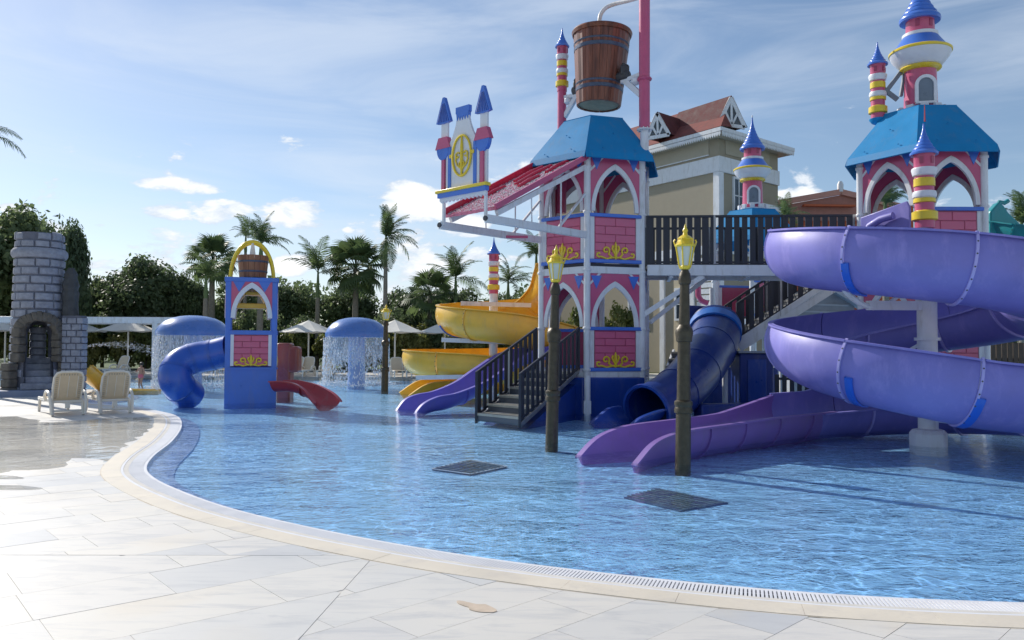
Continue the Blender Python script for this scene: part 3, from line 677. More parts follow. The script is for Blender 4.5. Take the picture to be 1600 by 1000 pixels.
def hex_tower(label, A, phi, dz, upper_panel, lower_panel, lower_arch=(0, 1, 2, 3, 4, 5), s=1.45, eave=6.27, roofh=1.07, plinth=(), arches=(0, 1, 2, 3, 4, 5)):
    c, v = hexv(A, s, phi); t = thing('play_tower', label, 'play tower', (c.x, c.y, -.32))
    for k in range(6):
        zb = 0.9 if k in plinth else -.32; mb = MB(); mb.tube([(v[k].x, v[k].y, zb), (v[k].x, v[k].y, eave + dz + .06)], .082, 14); 
        o = part(mb, 'post', WHITE, t)
        for zz in (1.0, 2.0, 3.4, 4.8, 5.9): part(MB().lathe([(.098, 0), (.104, .01), (.104, .05), (.098, .06)], 14, (v[k].x, v[k].y, zz + dz)), 'collar', WHITE, o)
    fl = 3.52 + dz
    mb = MB(); mb.prism([(p.x, p.y) for p in v], .1, fl - .02); part(mb, 'deck_floor', SLAT, t)
    for z, h in ((3.44 + dz, .17),) + (((.92 + dz, .14),) if dz > -.5 else ()):
        mb = MB()
        for k in range(6): mb.bar(V((v[k].x, v[k].y, z)), V((v[(k + 1) % 6].x, v[(k + 1) % 6].y, z)), .09, h)
        part(mb, 'ring_beam', WHITE, t, bev=.008)
    for k in range(6):
        for z0, l in ((eave + dz - .02, .42), (3.38 + dz, .3)):
            a = v[k]
            for q in (v[(k + 1) % 6], v[k - 1]):
                d = (q - a).normalized(); part(MB().bar(V((a.x, a.y, z0 - l)) + d * .05, V((a.x, a.y, z0)) + d * (l + .05), .05), 'corner_brace', WHITE, t)
    for k in range(6):
        a, b = v[k], v[(k + 1) % 6]
        if k in arches: archp(t, a, b, 4.86 + dz, eave - 4.86 - .02)
        if k in upper_panel: panel(t, a, b, 3.70 + dz, s - .36, 1.03)
        if k in lower_arch: archp(t, a, b, 2.06 + dz, 1.30)
        if k in lower_panel: panel(t, a, b, 1.08 + dz, s - .36, .90)
    # roof: six slopes, each a slab, flat cap
    ro, ri = s * 1.21, s * .60; z0, z1 = eave + dz, eave + dz + roofh
    roof = None
    for k in range(6):
        f = lambda r, q, z: V((c.x + (v[q % 6].x - c.x) / s * r, c.y + (v[q % 6].y - c.y) / s * r, z))
        a, b, d, e2 = f(ro, k, z0), f(ro, k + 1, z0), f(ri, k + 1, z1), f(ri, k, z1); n = (b - a).cross(d - a).normalized() * .035
        dn = V((0, 0, -.16)); out = (((a + b) / 2) - V((c.x, c.y, z0))).normalized() * .05
        mb = MB(); mb.add([a, b, d, e2, a - n, b - n, d - n, e2 - n], [(0, 1, 2, 3), (7, 6, 5, 4), (0, 4, 5, 1), (1, 5, 6, 2), (2, 6, 7, 3), (3, 7, 4, 0)])
        # turned-down eave
        mb.add([a, b, b + dn + out, a + dn + out, a - n, b - n, b + dn + out - n * .8, a + dn + out - n * .8], [(0, 3, 2, 1), (4, 5, 6, 7), (3, 7, 6, 2), (0, 4, 7, 3), (1, 2, 6, 5)])
        for q in range(3):
            pp = a.lerp(b, .25 + .25 * q).lerp(e2.lerp(d, .25 + .25 * q), .06 if q != 1 else .5) + n
            mb.lathe([(.02, 0), (.02, .012)], 8, tuple(pp))
        part(mb, 'roof_panel', ROOFB, t, ang=25)
    mb = MB(); mb.prism([tuple(f(ri, k, z1))[:2] for k in range(6)], .05, z1 - .03); part(mb, 'roof_cap', ROOFB, t)
    mb = MB()
    for k in range(6): mb.bar(f(s, k, z0 - .05), f(.2, k, z1 - .1), .06)
    part(mb, 'rafter', WHITE, t)
    return t, c, v
A0 = P(917, 541, 19.2)
mt, mc, mv = hex_tower('hexagonal play tower with blue roof beneath the tipping bucket', (A0.x, A0.y), radians(16.7), 0, (0, 5, 3, 4), (0, 3), (0, 1, 3, 4, 5), plinth=())
rt, rc, rv = hex_tower('hexagonal play tower with blue roof behind the big purple slide', (8.92, 17.5), 0.0, -.12, (0, 2), (0, 1, 5), (0, 1, 2, 5), eave=6.15)
bt, bc, bv = hex_tower('farther blue roofed play tower behind the dark slatted bridge', (7.9, 26.3), radians(12), -1.0, (0, 1, 2, 3), (), (), eave=6.27, roofh=1.0, arches=())

# plinth of the main tower
mb = MB(); c, q = hexv((A0.x - .12, A0.y - .16), 1.62, radians(16.7)); mb.prism([(p.x, p.y) for p in q], 1.16, -.32); o = part(mb, 'tower_plinth', PLB, bev=.03)
tag(o, 'dark blue hexagonal plinth under the tower with the bucket', 'plinth')
mb = MB(); mb.box((A0.x - .02, A0.y - .30, .16), (.17, .2, .3)); mb.tube([(A0.x - .02, A0.y - .34, -.3), (A0.x - .02, A0.y - .34, .9)], .075, 12)
o = part(mb, 'plinth_pipe', WHITE); tag(o, 'white vertical pipe with a foot block standing against the dark blue plinth', 'pipe')

# ------------------------------------------------------------ turrets
def shingled(r0, r1, z0, z1, n=9):
    pr = []
    for i in range(n):
        f0 = i / n; f1 = (i + 1) / n; g = lambda f: r0 + (r1 - r0) * (1 - (1 - f) ** 1.9)
        pr += [(g(f0) + .006, z0 + (z1 - z0) * f0), (g(f0) + .006 * (1 - f0), z0 + (z1 - z0) * (f0 + .02)), (g(f1) + .0, z0 + (z1 - z0) * f1 - .001)]
    return pr
def spire_turret(label, c, H=3.5):
    k = H / 3.5; t = thing('spire_turret', label, 'turret', c)
    pt = lambda name, mat, pr, n=32: part(MB().lathe([(r * k, z * k) for r, z in pr], n, c), name, mat, t)
    pt('foot_ring', CLOUDW, [(.50, -.1), (.50, .03), (.40, .03)])
    for i in range(10):
        a = 2 * pi * i / 10; mb = MB(); mb.box((c[0] + .49 * k * cos(a), c[1] + .49 * k * sin(a), c[2] + .07 * k), (.09 * k, .17 * k, .17 * k), Matrix.Rotation(a, 3, 'Z')); part(mb, 'battlement', CLOUDW, t, bev=.01)
    b = pt('turret_body', PINK, [(.38, 0), (.37, .05), (.345, 1.05), (.36, 1.1)])
    # arched window facing the pool
    for sgn in (-.22,):
        M = frameM(V(c) + V((sgn * .345 * k, -math.sqrt(.345 ** 2 - (.22 * .345) ** 2) * k - .05, .20 * k)), V((1, sgn * .9, 0)).normalized(), V((0, 0, 1)), V((sgn * .9, -1, 0)).normalized())
        w = .165 * k; mb = MB(); mb.M = M; U = lambda w_: [(-w_, 0)] + [(-w_ * cos(pi * i / 10), .40 * k + w_ * sin(pi * i / 10)) for i in range(11)] + [(w_, 0)]
        mb.strip(U(w + .07 * k), U(w), .06 * k, -.02); mb.box((0, -.02, .02), (.44 * k, .05 * k, .09 * k)); o = part(mb, 'window_frame', CLOUDW, b)
        mb = MB(); mb.M = M; mb.prism(U(w), .01, -.012); part(mb, 'window_pane', plain('grey_turret_glass', (.16, .2, .25), .3), b)
    pt('lower_band', YEL, [(.36, 1.03), (.44, 1.06), (.46, 1.09), (.44, 1.12), (.40, 1.13)])
    pt('white_bowl', CLOUDW, [(.40, 1.12), (.47, 1.16), (.62, 1.34), (.665, 1.45), (.655, 1.47)])
    pt('upper_band', YEL, [(.645, 1.44), (.685, 1.46), (.69, 1.50), (.655, 1.53), (.62, 1.54)])
    pt('blue_skirt', BLUE, [(.63, 1.53), (.56, 1.60), (.46, 1.74), (.40, 1.83), (.36, 1.84)])
    pt('white_collar', CLOUDW, [(.36, 1.82), (.39, 1.85), (.39, 1.92), (.33, 1.94)])
    nk = pt('neck', PINK, [(.31, 1.92), (.305, 2.28), (.32, 2.30)])
    for a in (-2.2, -1.2, -.1):
        d = V((cos(a), sin(a), 0)); part(MB().box(V(c) + d * .305 * k + V((0, 0, 2.12 * k)), (.03 * k, .09 * k, .17 * k), Matrix.Rotation(a, 3, 'Z')), 'slit_window', PINKD, nk)
    pt('cone_roof', BLUE, [(.30, 2.24), (.44, 2.22), (.455, 2.27)] + [(r, z) for r, z in shingled(.44, .02, 2.29, 3.45, 10)])
    pt('finial', CLOUDW, [(.02, 3.42), (.03, 3.46), (.012, 3.52)], 10)
    return t
def mini_turret(label, c, H=2.2, wid=1.0, tilt=None, group=None, r=0):
    k = H / 2.2; t = thing('ringed_turret', label, 'turret', c, group)
    pt = lambda name, mat, pr, n=24: part(MB().lathe([(r_ * k * wid, z * k) for r_, z in pr], n, c), name, mat, t)
    pt('body', PINK, [(.19, 0), (.185, 1.0), (.185, 1.1), (.20, 1.3), (.20, 1.5), (.23, 1.56), (.21, 1.58)])
    pt('bottom_band', YEL, [(.20, .15), (.25, .17), (.25, .33), (.20, .36)])
    pt('lower_bead_band', YEL, [(.19, .52), (.215, .53), (.215, .60), (.19, .62)])
    pt('lower_white_ring', CLOUDW, [(.19, .61), (.225, .64), (.235, .70), (.22, .76), (.19, .77)])
    pt('middle_band', YEL, [(.19, .86), (.205, .87), (.205, 1.03), (.19, 1.04)])
    pt('upper_white_ring', CLOUDW, [(.19, 1.08), (.22, 1.10), (.25, 1.22), (.24, 1.25), (.20, 1.26)])
    pt('cone_roof', BLUE, [(.20, 1.54), (.27, 1.53)] + shingled(.27, .015, 1.56, 2.2, 8))
    for a in (-2.3, -1.2, 0):
        d = V((cos(a), sin(a), 0)); part(MB().box(V(c) + d * .2 * k * wid + V((0, 0, 1.40 * k)), (.03, .07 * k, .14 * k), Matrix.Rotation(a, 3, 'Z')), 'slit_window', PINKD, t)
    return t
spire_turret('large pink turret with blue cone on the roof behind the purple slide', (rc.x, rc.y, 7.10))
spire_turret('pink turret with blue cone rising above the dark slatted bridge', (bc.x, bc.y, 6.36), 3.3)
q = P(1445, 355, 16.6); mini_turret('small ringed turret standing in front of the tower behind the purple slide', (q.x, q.y, q.z - .02), 2.2)
q = P(1372, 186, 18.9); sd = mini_turret('small ringed turret hung out on grey struts beside a blue roof', (q.x, q.y, q.z), 1.85, 1.0)
mb = MB().lathe([(.02, -.16), (.14, -.10), (.2, -.02), (.2, .0)], 20, (q.x, q.y, q.z)); part(mb, 'blue_tip', ROOFB, sd)
mb = MB(); e_ = V((rc.x - .3, rc.y, q.z + .1)); mb.bar(V((q.x + .1, q.y, q.z + .75)), V((rc.x - .5, q.y - .05, q.z + .45)), .09); mb.bar(V((q.x + .15, q.y, q.z + .6)), V((q.x + .75, q.y, q.z + 1.4)), .09); mb.bar(V((q.x + .7, q.y, q.z + 1.42)), V((rc.x - .4, q.y, q.z + .55)), .07)
part(mb, 'strut', plain('grey_strut', (.2, .23, .27), .5), sd)
# red pole tip behind the front turret
mb = MB(); q = P(1445, 190, 16.6); mb.tube([q, q + V((0, 0, .35))], [.018, .008], 8); o = part(mb, 'flag_pole', RED); tag(o, 'thin red pole on the tip of the small front turret', 'pole')

# ------------------------------------------------------------ masts, bucket
B_ = mv[1]; E_ = mv[4]
mx_r = P(1007, 200, B_.y - .05); mx_l = P(878, 200, E_.y)
mr = thing('mast', 'tall pink mast right of the wooden bucket', 'mast', (mx_r.x, mx_r.y, 6.2), 'pink masts carrying the bucket')
part(MB().tube([(mx_r.x, mx_r.y, 6.2), (mx_r.x, mx_r.y, 6.92)], .105, 20), 'mast_stub', WHITE, mr)
mb = MB().lathe([(.11, 0), (.19, .0), (.19, .03), (.11, .03)], 24, (mx_r.x, mx_r.y, 6.92))
for i in range(10): mb.lathe([(.015, -.03), (.015, .06)], 6, (mx_r.x + .155 * cos(i * .628), mx_r.y + .155 * sin(i * .628), 6.92))
part(mb, 'flange', WHITE, mr)
part(MB().tube([(mx_r.x, mx_r.y, 6.96), (mx_r.x, mx_r.y, 11.6)], .135, 24), 'mast_tube', PINK, mr)
part(MB().lathe([(.135, 0), (.17, .02), (.185, .05), (.17, .08), (.135, .1)], 24, (mx_r.x, mx_r.y, P(1007, 128, B_.y).z)), 'mast_ring', PINK, mr)
ml = thing('mast', 'pink mast topped by a ringed turret left of the bucket', 'mast', (mx_l.x, mx_l.y, 6.2), 'pink masts carrying the bucket')
mtop = P(878, 140, E_.y).z
part(MB().tube([(mx_l.x, mx_l.y, 5.2), (mx_l.x, mx_l.y, mtop + .05)], [.13, .12], 24), 'mast_tube', PINK, ml)
mini_turret('small ringed turret on top of the pink mast left of the bucket', (mx_l.x, mx_l.y, mtop - .05), P(878, 44, E_.y).z - mtop + .05, .9)
bc0 = P(938, 110, (B_.y + E_.y) / 2); btop = P(938, 52, bc0.y).z; bbot = P(938, 166, bc0.y).z
bk = thing('tipping_bucket', 'huge wooden staved tipping bucket hung between pink masts', 'bucket', (bc0.x, bc0.y, bbot))
RT, RB = .735, .565; hb = btop - bbot; NS = 22
tilt = Matrix.Rotation(radians(2.5), 4, 'Y'); TM = Matrix.Translation((bc0.x, bc0.y, bbot + hb / 2)) @ tilt @ Matrix.Translation((0, 0, -hb / 2))
for i in range(NS):
    a0 = 2 * pi * i / NS + .006; a1 = 2 * pi * (i + 1) / NS - .006; am = (a0 + a1) / 2; mb = MB(); mb.M = TM; vs = []
    for z, r in ((0, RB), (hb, RT)):
        for a, rr in ((a0, r), (am, r + .012), (a1, r), (a1, r - .05), (a0, r - .05)): vs.append((rr * cos(a), rr * sin(a), z))
    mb.add(vs, [(0, 1, 6, 5), (1, 2, 7, 6), (2, 3, 8, 7), (3, 4, 9, 8), (4, 0, 5, 9), (4, 3, 2, 1, 0), (5, 6, 7, 8, 9)]); part(mb, 'stave', WOOD, bk, ang=20)
def ring(z, w, r_at, mat, name, par, M=TM, th=.018):
    mb = MB(); mb.M = M; mb.lathe([(r_at(z) + .008, z), (r_at(z) + th, z + .01), (r_at(z + w) + th, z + w - .01), (r_at(z + w) + .008, z + w)], 44); part(mb, name, mat, par)
ra = lambda z: RB + (RT - RB) * z / hb
ring(.34, .10, ra, HOOP, 'hoop', bk); ring(.50, .055, ra, HOOP, 'hoop', bk); ring(hb * .72, .10, ra, HOOP, 'hoop', bk); ring(hb * .81, .05, ra, HOOP, 'hoop', bk)
mb = MB(); mb.M = TM; mb.lathe([(RT - .05, hb - .10), (RT + .03, hb - .10), (RT + .055, hb - .02), (RT + .035, hb + .02), (RT - .06, hb + .02)], 44); part(mb, 'rim', WOOD, bk)
mb = MB(); mb.M = TM; mb.lathe([(0.01, .03), (RB - .04, .03), (RB - .04, .06)], 40); part(mb, 'bucket_bottom', BBOT, bk)
mb = MB(); mb.M = TM; mb.lathe([(0.01, hb - .14), (RT - .07, hb - .14), (RT - .07, hb - .12)], 40); part(mb, 'bucket_lid', BBOT, bk)
axis = (V((mx_r.x, mx_r.y, 0)) - V((mx_l.x, mx_l.y, 0))).normalized()
zr = P(985, 108, B_.y).z; zl = P(885, 150, E_.y).z; zr = zl = (zr + zl) / 2
for s, mx_, zz, lab in ((-1, mx_l, zl, 'left'), (1, mx_r, zr, 'right')):
    d = axis * s; q = V((bc0.x, bc0.y, zz)) + d * .66; m_ = V((mx_.x, mx_.y, zz))
    t = thing('bucket_bearing', 'white bracket with black bearing between the bucket and its %s mast' % lab, 'bracket', tuple(m_), 'brackets holding the tipping bucket')
    dist = (m_ - q).length; b0 = q + d * .02
    mb = MB(); mb.tube([b0 - d * .08, b0 + d * .25], .12, 16); mb.box(b0 + d * .12 + V((0, 0, .12)), (.22, .22, .22)); mb.tube([b0 + d * .1 + V((0, 0, .2)), b0 + d * .16 + V((0, 0, .3))], .09, 10); part(mb, 'bearing', DGREY, t, bev=.02)
    mb = MB(); mb.bar(b0 + d * .1 - V((0, 0, .1)), m_ - V((0, 0, .62)) - d * .1, .09, .14); mb.bar(b0 + d * .02 - V((0, 0, .14)), m_ - V((0, 0, .08)), .1, .1); mb.lathe([(.05, -.1), (.12, -.05), (.12, .05), (.05, .1)], 12, tuple(m_.lerp(b0, .35) - V((0, 0, .22)))); part(mb, 'bracket_arm', CLOUDW, t, bev=.012)
pq = [V((bc0.x, bc0.y, btop + .02)), P(937, 30, bc0.y), P(942, 17, bc0.y), P(955, 8, bc0.y), P(985, 0, bc0.y - .5), V((mx_r.x, mx_r.y, P(1000, -5, B_.y).z))]
mb = MB().tube(catmull(pq, 6), .055, 14); mb.lathe([(.09, 0), (.09, .1)], 14, (bc0.x, bc0.y, btop + .0)); o = part(mb, 'filling_pipe', WHITE); tag(o, 'bent white water pipe feeding the top of the wooden bucket', 'pipe')

# ------------------------------------------------------------ cantilever beams, apron, castle sign
out = V((-.69, -.724, 0)).normalized(); Av = mv[0]; Cv = mv[5]
zb = 4.27; Lb = 3.42
ends = []
for nm, Q in (('right', Av), ('left', Cv)):
    t = thing('cantilever_beam', 'white cantilever beam under the %s edge of the pink apron' % ('near' if nm == 'right' else 'far'), 'beam', (Q.x, Q.y, zb), 'white beams carrying apron and castle sign')
    a = V((Q.x, Q.y, zb)) + out * .08; b = V((Q.x, Q.y, zb)) + out * Lb; ends.append(b)
    part(MB().bar(a, b, .10, .17), 'beam', WHITE, t, bev=.01); part(MB().tube([b - out * .01, b + out * .035], .055, 12), 'end_cap', DGREY, t)
    d1 = V((Q.x, Q.y, 6.0)) + out * .1; mb = MB(); mb.bar(a + out * 1.0 + V((0, 0, .05)), a + V((0, 0, 1.0)), .05); 
    mb.bar(V((Q.x, Q.y, 5.93)) + out * .05, V((Q.x, Q.y, 4.42)) + out * 3.1, .08, .12)
    mb.bar(a + out * .9, a + V((0, 0, .02)) + out * .9 + V((0, 0, 1.2)), .035); mb.bar(a + out * 1.9, V((Q.x, Q.y, 4.95)) + out * 2.0, .03); part(mb, 'rafter', WHITE, t)
w_ = (Av - Cv)
def aprP(f, g):    # f 0..1 from C to A, g 0..1 down the slope
    return V((Cv.x, Cv.y, 0)) + w_ * f + out * (.10 + 3.12 * g) + V((0, 0, 6.10 - 1.62 * g))
t = thing('splash_apron', 'wet sloping pink splash apron leading down from the blue roof', 'awning', tuple(aprP(.5, .5)))
mb = MB(); nf, ng = 14, 30; vs = []
rr = random.Random(2)
for j in range(ng + 1):
    for i in range(nf + 1): vs.append(aprP(-.06 + 1.12 * i / nf, j / ng) + V((0, 0, .05 + rr.uniform(-.006, .006))))
top = len(vs); vs += [p - V((0, 0, .07)) for p in vs]; fs = []
for j in range(ng):
    for i in range(nf):
        a = j * (nf + 1) + i; fs.append((a, a + 1, a + nf + 2, a + nf + 1)); fs.append((top + a, top + a + nf + 1, top + a + nf + 2, top + a + 1))
for j in range(ng): a = j * (nf + 1); fs.append((a, a + nf + 1, top + a + nf + 1, top + a)); a += nf; fs.append((a, top + a, top + a + nf + 1, a + nf + 1))
for i in range(nf): fs.append((i, top + i, top + i + 1, i + 1)); a = ng * (nf + 1) + i; fs.append((a, a + 1, top + a + 1, top + a))
mb.add(vs, fs); part(mb, 'apron_sheet', AWN, t)
for f, g0, g1 in ((.22, .08, .40), (.45, .10, .50), (.72, .05, .30), (.20, .50, .72), (.68, .36, .58)):
    part(MB().tube([aprP(f, g0) + V((0, 0, .06)), aprP(f, (g0 + g1) / 2) + V((0, 0, .09)), aprP(f, g1) + V((0, 0, .06))], .05, 10), 'ridge', RIDGE, t)
mb = MB(); mb.bar(aprP(-.06, 0) + V((0, 0, .12)), aprP(-.06, 1) + V((0, 0, .10)), .06, .16); part(mb, 'edge_lip', RIDGE, t); mb = MB(); mb.bar(aprP(1.06, 0) + V((0, 0, .06)), aprP(1.06, 1) + V((0, 0, .05)), .05, .12); part(mb, 'edge_lip', PINK, t)
# wet drops clinging on the apron, coloured white as its sun glitter
mb = MB()
for i in range(3600):
    f = rr.uniform(-.03, 1.03); g = rr.random(); p = aprP(f, g) + V((0, 0, .056)); r = rr.uniform(.006, .027); h = r * .5
    mb.add([p + V((r, 0, 0)), p + V((0, r, 0)), p + V((-r, 0, 0)), p + V((0, -r, 0)), p + V((0, 0, h))], [(0, 1, 4), (1, 2, 4), (2, 3, 4), (3, 0, 4)])
o = part(mb, 'water_glint_beads', DROPM, t, rec=False); o['kind'] = 'stuff'
# sign
el, er = ends[1], ends[0]; sx = (er - el).normalized(); SW = (er - el).length
M = frameM((el + er) / 2 - out * .02 + V((0, 0, .72)), sx, V((0, 0, 1)), sx.cross(V((0, 0, 1))))
sg = thing('castle_sign', 'flat castle shaped sign board with gold crest beside the apron', 'sign', tuple(M.translation))
def sp(name, mat, fn, par=None, **k): mb = MB(); mb.M = M; fn(mb); return part(mb, name, mat, par or sg, **k)
body = [(-.52, .02), (-.52, .98), (-.40, 1.08), (-.31, 1.22), (-.23, 1.40), (-.17, 1.62), (.17, 1.62), (.23, 1.40), (.31, 1.22), (.40, 1.08), (.52, .98), (.52, .02)]
sp('board', CLOUDW, lambda m: m.prism(body, .06, -.03), bev=.006)
for s in (-1, 1):
    sp('side_tower', CLOUDW, lambda m: m.prism([(s * .62 - .105, .02), (s * .62 - .105, 1.6), (s * .62 + .105, 1.6), (s * .62 + .105, .02)][::1], .05, -.05))
    disc = [(s * .62 + .20 * cos(pi + pi * i / 14), .98 + .27 * sin(pi + pi * i / 14)) for i in range(15)]
    sp('blue_half_disc', BLUE, lambda m: m.prism(disc, .1, -.05))
    sp('pink_hood', PINK, lambda m: m.prism([(s * .62 - .24, .97), (s * .62 - .14, 1.22), (s * .62 + .14, 1.22), (s * .62 + .24, .97)], .12, -.06))
    cone = sp('cone_top', BLUE, lambda m: m.prism([(s * .62 - .235, 1.56), (s * .62 - .03, 2.12), (s * .62 + .03, 2.12), (s * .62 + .235, 1.56), (s * .62, 1.53)], .08, -.04))
    def strk(m):
        for i in range(-3, 4): m.tube([(s * .62 + i * .058, 1.57, .045), (s * .62 + i * .012, 1.98, .045)], [.014, .006], 5)
    sp('cone_stroke', plastic('deep_blue_stroke', (.03, .10, .42)), strk, cone)
    sp('pink_stripe', PINK, lambda m: m.strip([(s * .61 - .045, .03), (s * .61 + .045, .03)], [(s * .61 - .045, .72), (s * .61 + .045, .72)], .05, .0))
    sp('blue_stripe', BLUE, lambda m: m.strip([(s * .40 - .045, .03), (s * .40 + .045, .03)], [(s * .40 - .045, .97), (s * .40 + .045, .97)], .05, .0))
def crown(m):
    m.prism([(-.17, 1.50), (-.19, 1.66), (-.21, 1.66), (-.21, 1.80), (.21, 1.80), (.21, 1.66), (.19, 1.66), (.17, 1.50), (.12, 1.60), (.08, 1.50), (.04, 1.60), (0, 1.50), (-.04, 1.60), (-.08, 1.50), (-.12, 1.60)], .09, -.045)
sp('top_battlement', BLUE, crown)
sp('scalloped_valance', CLOUDW, lambda m: m.prism([(-.73, -.02)] + [(-.73 + i * .061, -.19 - .05 * (i % 2)) for i in range(25)] + [(.73, -.02)], .05, -.02))
sp('blue_base_band', BLUE, lambda m: m.box((0, -.075, .02), (1.52, .11, .12)), bev=.01); sp('yellow_base_band', YEL, lambda m: m.box((0, .005, .03), (1.60, .07, .16)), bev=.01)
def crest(m):
    T = lambda p, r: m.tube([(x, y, .055) for x, y in p], r, 7, False)
    T([(.29 * cos(2 * pi * i / 36), .72 + .44 * sin(2 * pi * i / 36)) for i in range(37)], .026)
    m.tube([(0, .30, .055), (0, .62, .055), (0, .95, .055), (0, 1.14, .055)], [.022, .04, .034, .014], 7)
    for s in (-1, 1):
        T([(s * x, y) for x, y in spiral(.13, .73, .08, .03, radians(150), radians(-160))], .018)
        T([(s * x, y) for x, y in [(.17, .75), (.19, .62), (.14, .52), (.03, .44)]], .018); T([(s * x, y) for x, y in [(.03, .60), (.08, .56), (.06, .48), (.0, .40)]], .018)
        m.box((s * .34, .75, .04), (.10, .075, .05))
sp('gold_crest', YEL, crest)
for s in (-1, 1): sp('sign_post', WHITE, lambda m: m.bar((s * .66, -.14, -.04), (s * .66, -.72, -.04), .055))
# red flag-like panel under the beams, behind
mb = MB(); a = P(784, 370, 19.2); mb.box(a + V((.3, 0, 0)), (.66, .04, .06)); o = part(mb, 'pink_rail', PINK); tag(o, 'short pink rail seen under the white cantilever beams', 'rail')
# ================================================================== BRIDGE AND STAIRS
def railing(root, a, b, z0a, z0b, H, pitch=.155, wide=.115, mat=SLAT, posts=3, gap=.10, seed=1, uneven=True):
    """slatted railing from a to b (2D), floor heights z0a/z0b"""
    a = V((a[0], a[1], 0)); b = V((b[0], b[1], 0)); L = (b - a).length; d = (b - a) / L; f = lambda s, z: a + d * s + V((0, 0, z0a + (z0b - z0a) * s / L + z))
    mb = MB(); mb.bar(f(0, H), f(L, H), .05, .06); part(mb, 'hand_rail', mat, root, bev=.008)
    mb = MB(); mb.bar(f(0, gap), f(L, gap), .04, .05); part(mb, 'bottom_rail', mat, root)
    for i in range(posts):
        s = L * i / (posts - 1); part(MB().bar(f(s, -.05), f(s, H + .02), .055), 'rail_post', STEEL if posts > 2 and i % 2 else mat, root)
    n = int(L / pitch); rr = random.Random(seed); dz = (z0b - z0a) / L
    nn = V((-d.y, d.x, 0))
    for i in range(n):
        s = (i + .5) * L / n; w = wide * (rr.choice((1, 1, 1, 1.25)) if uneven else 1); zt = H + (.0 if not uneven else rr.uniform(-.02, .03))
        p = f(s - w / 2, 0); q = f(s + w / 2, 0); vs = []
        for o_ in (-.012, .012):
            for c_, z_ in ((p, gap - .05), (q, gap - .05), (q, zt), (p, zt)): vs.append(c_ + nn * o_ + V((0, 0, z_)))
        mb = MB(); mb.add(vs, [(0, 1, 2, 3), (7, 6, 5, 4), (0, 4, 5, 1), (1, 5, 6, 2), (2, 6, 7, 3), (3, 7, 4, 0)]); part(mb, 'slat', mat, root, rec=True)
bA = V((mv[1].x + .12, mv[1].y - .06, 0)); bB = V((rv[5].x - .1, rv[5].y + .15, 0)); bd = (bB - bA).normalized(); bn = V((-bd.y, bd.x, 0))
fz = 3.62
br = thing('bridge', 'dark slatted footbridge joining the two blue roofed play towers', 'bridge', ((bA.x + bB.x) / 2, (bA.y + bB.y) / 2, fz))
railing(br, bA, bB, fz, fz - .05, 1.16, .185, .128, posts=4, gap=.04, seed=3)
railing(br, bA + bn * 1.25, bB + bn * 1.25, fz, fz - .05, 1.05, .37, .10, posts=4, gap=.04, seed=8, uneven=False)
mb = MB(); mb.bar(bA + bn * .62 + V((0, 0, fz - .03)), bB + bn * .62 + V((0, 0, fz - .08)), 1.3, .06); part(mb, 'walkway', SLAT, br)
for k in (-.04, 1.3):
    mb = MB(); mb.bar(bA + bn * k + V((0, 0, fz - .16)), bB + bn * k + V((0, 0, fz - .21)), .1, .26); part(mb, 'side_beam', WHITE, br, bev=.01)
for k in (.12, .5, .88):
    mb = MB(); mb.bar(bA.lerp(bB, k) + V((0, 0, fz - .28)), bA.lerp(bB, k) + bn * 1.3 + V((0, 0, fz - .28)), .09, .12); part(mb, 'cross_beam', WHITE, br)
mb = MB(); mb.bar(V((mv[1].x, mv[1].y, 2.35)), bA + bd * 1.35 + V((0, 0, fz - .3)), .085, .12); mb.bar(V((mv[1].x + .3, mv[1].y + .6, 2.2)), bA + bn * 1.0 + bd * 1.5 + V((0, 0, fz - .3)), .07, .1); part(mb, 'diagonal_brace', WHITE, br)

def stairs(label, lab, a, b, c, d, z0, z1, n, grp, stringer=WHITE, tread=WETSTEP, mat=SLAT, H=1.05, rl=(1, 1), under=True):
    """a,b: bottom left/right; c,d: top left/right"""
    a, b, c, d = [V((q[0], q[1], 0)) for q in (a, b, c, d)]
    t = thing('staircase', label, 'stairs', ((a.x + b.x) / 2, (a.y + b.y) / 2, z0), grp)
    for i in range(n):
        f0 = i / n; f1 = (i + 1) / n; z = z0 + (z1 - z0) * (i + 1) / n; p = [a.lerp(c, f0), b.lerp(d, f0), b.lerp(d, f1), a.lerp(c, f1)]
        zr = z - (z1 - z0) / n
        mb = MB(); vs = [V((q.x, q.y, z)) for q in p] + [V((q.x, q.y, z - .05)) for q in p]; mb.add(vs, [(0, 1, 2, 3), (7, 6, 5, 4), (0, 4, 5, 1), (1, 5, 6, 2), (2, 6, 7, 3), (3, 7, 4, 0)]); part(mb, 'step', tread, t)
        mb = MB(); vs = [V((q.x, q.y, z - .05)) for q in p[:2]] + [V((q.x, q.y, zr - .0)) for q in p[:2]]; off = (p[3] - p[0]).normalized() * .02; vs = [q + off for q in vs] + [q + off * 2 for q in vs]
        mb.add(vs, [(0, 1, 3, 2), (4, 6, 7, 5)]); part(mb, 'riser', plain('stair_riser', (.10, .11, .13), .6), t, rec=False)
    for k, (p, q) in enumerate(((a, c), (b, d))):
        e = (q - p).normalized(); mb = MB(); mb.bar(p + V((0, 0, z0 - .0)), q + V((0, 0, z1 + .02)), .06, .10 if under else .16); part(mb, 'stringer', stringer, t, bev=.01)
    if rl[0]: railing(t, a, c, z0, z1, H, .235, .13, mat, 3, .12, 5, False)
    if rl[1]: railing(t, b, d, z0, z1, H, .235, .13, mat, 3, .12, 6, False)
    return t
fa = G(744, 654); fb = G(812, 661); fc = V((.62, 20.05, 0)); fd = V((1.62, 19.35, 0))
fs_ = stairs('front stair with dark slatted railings rising from the water', None, fa, fb, fc, fd, -.05, .98, 6, 'stairs of the play towers', stringer=STEEL)
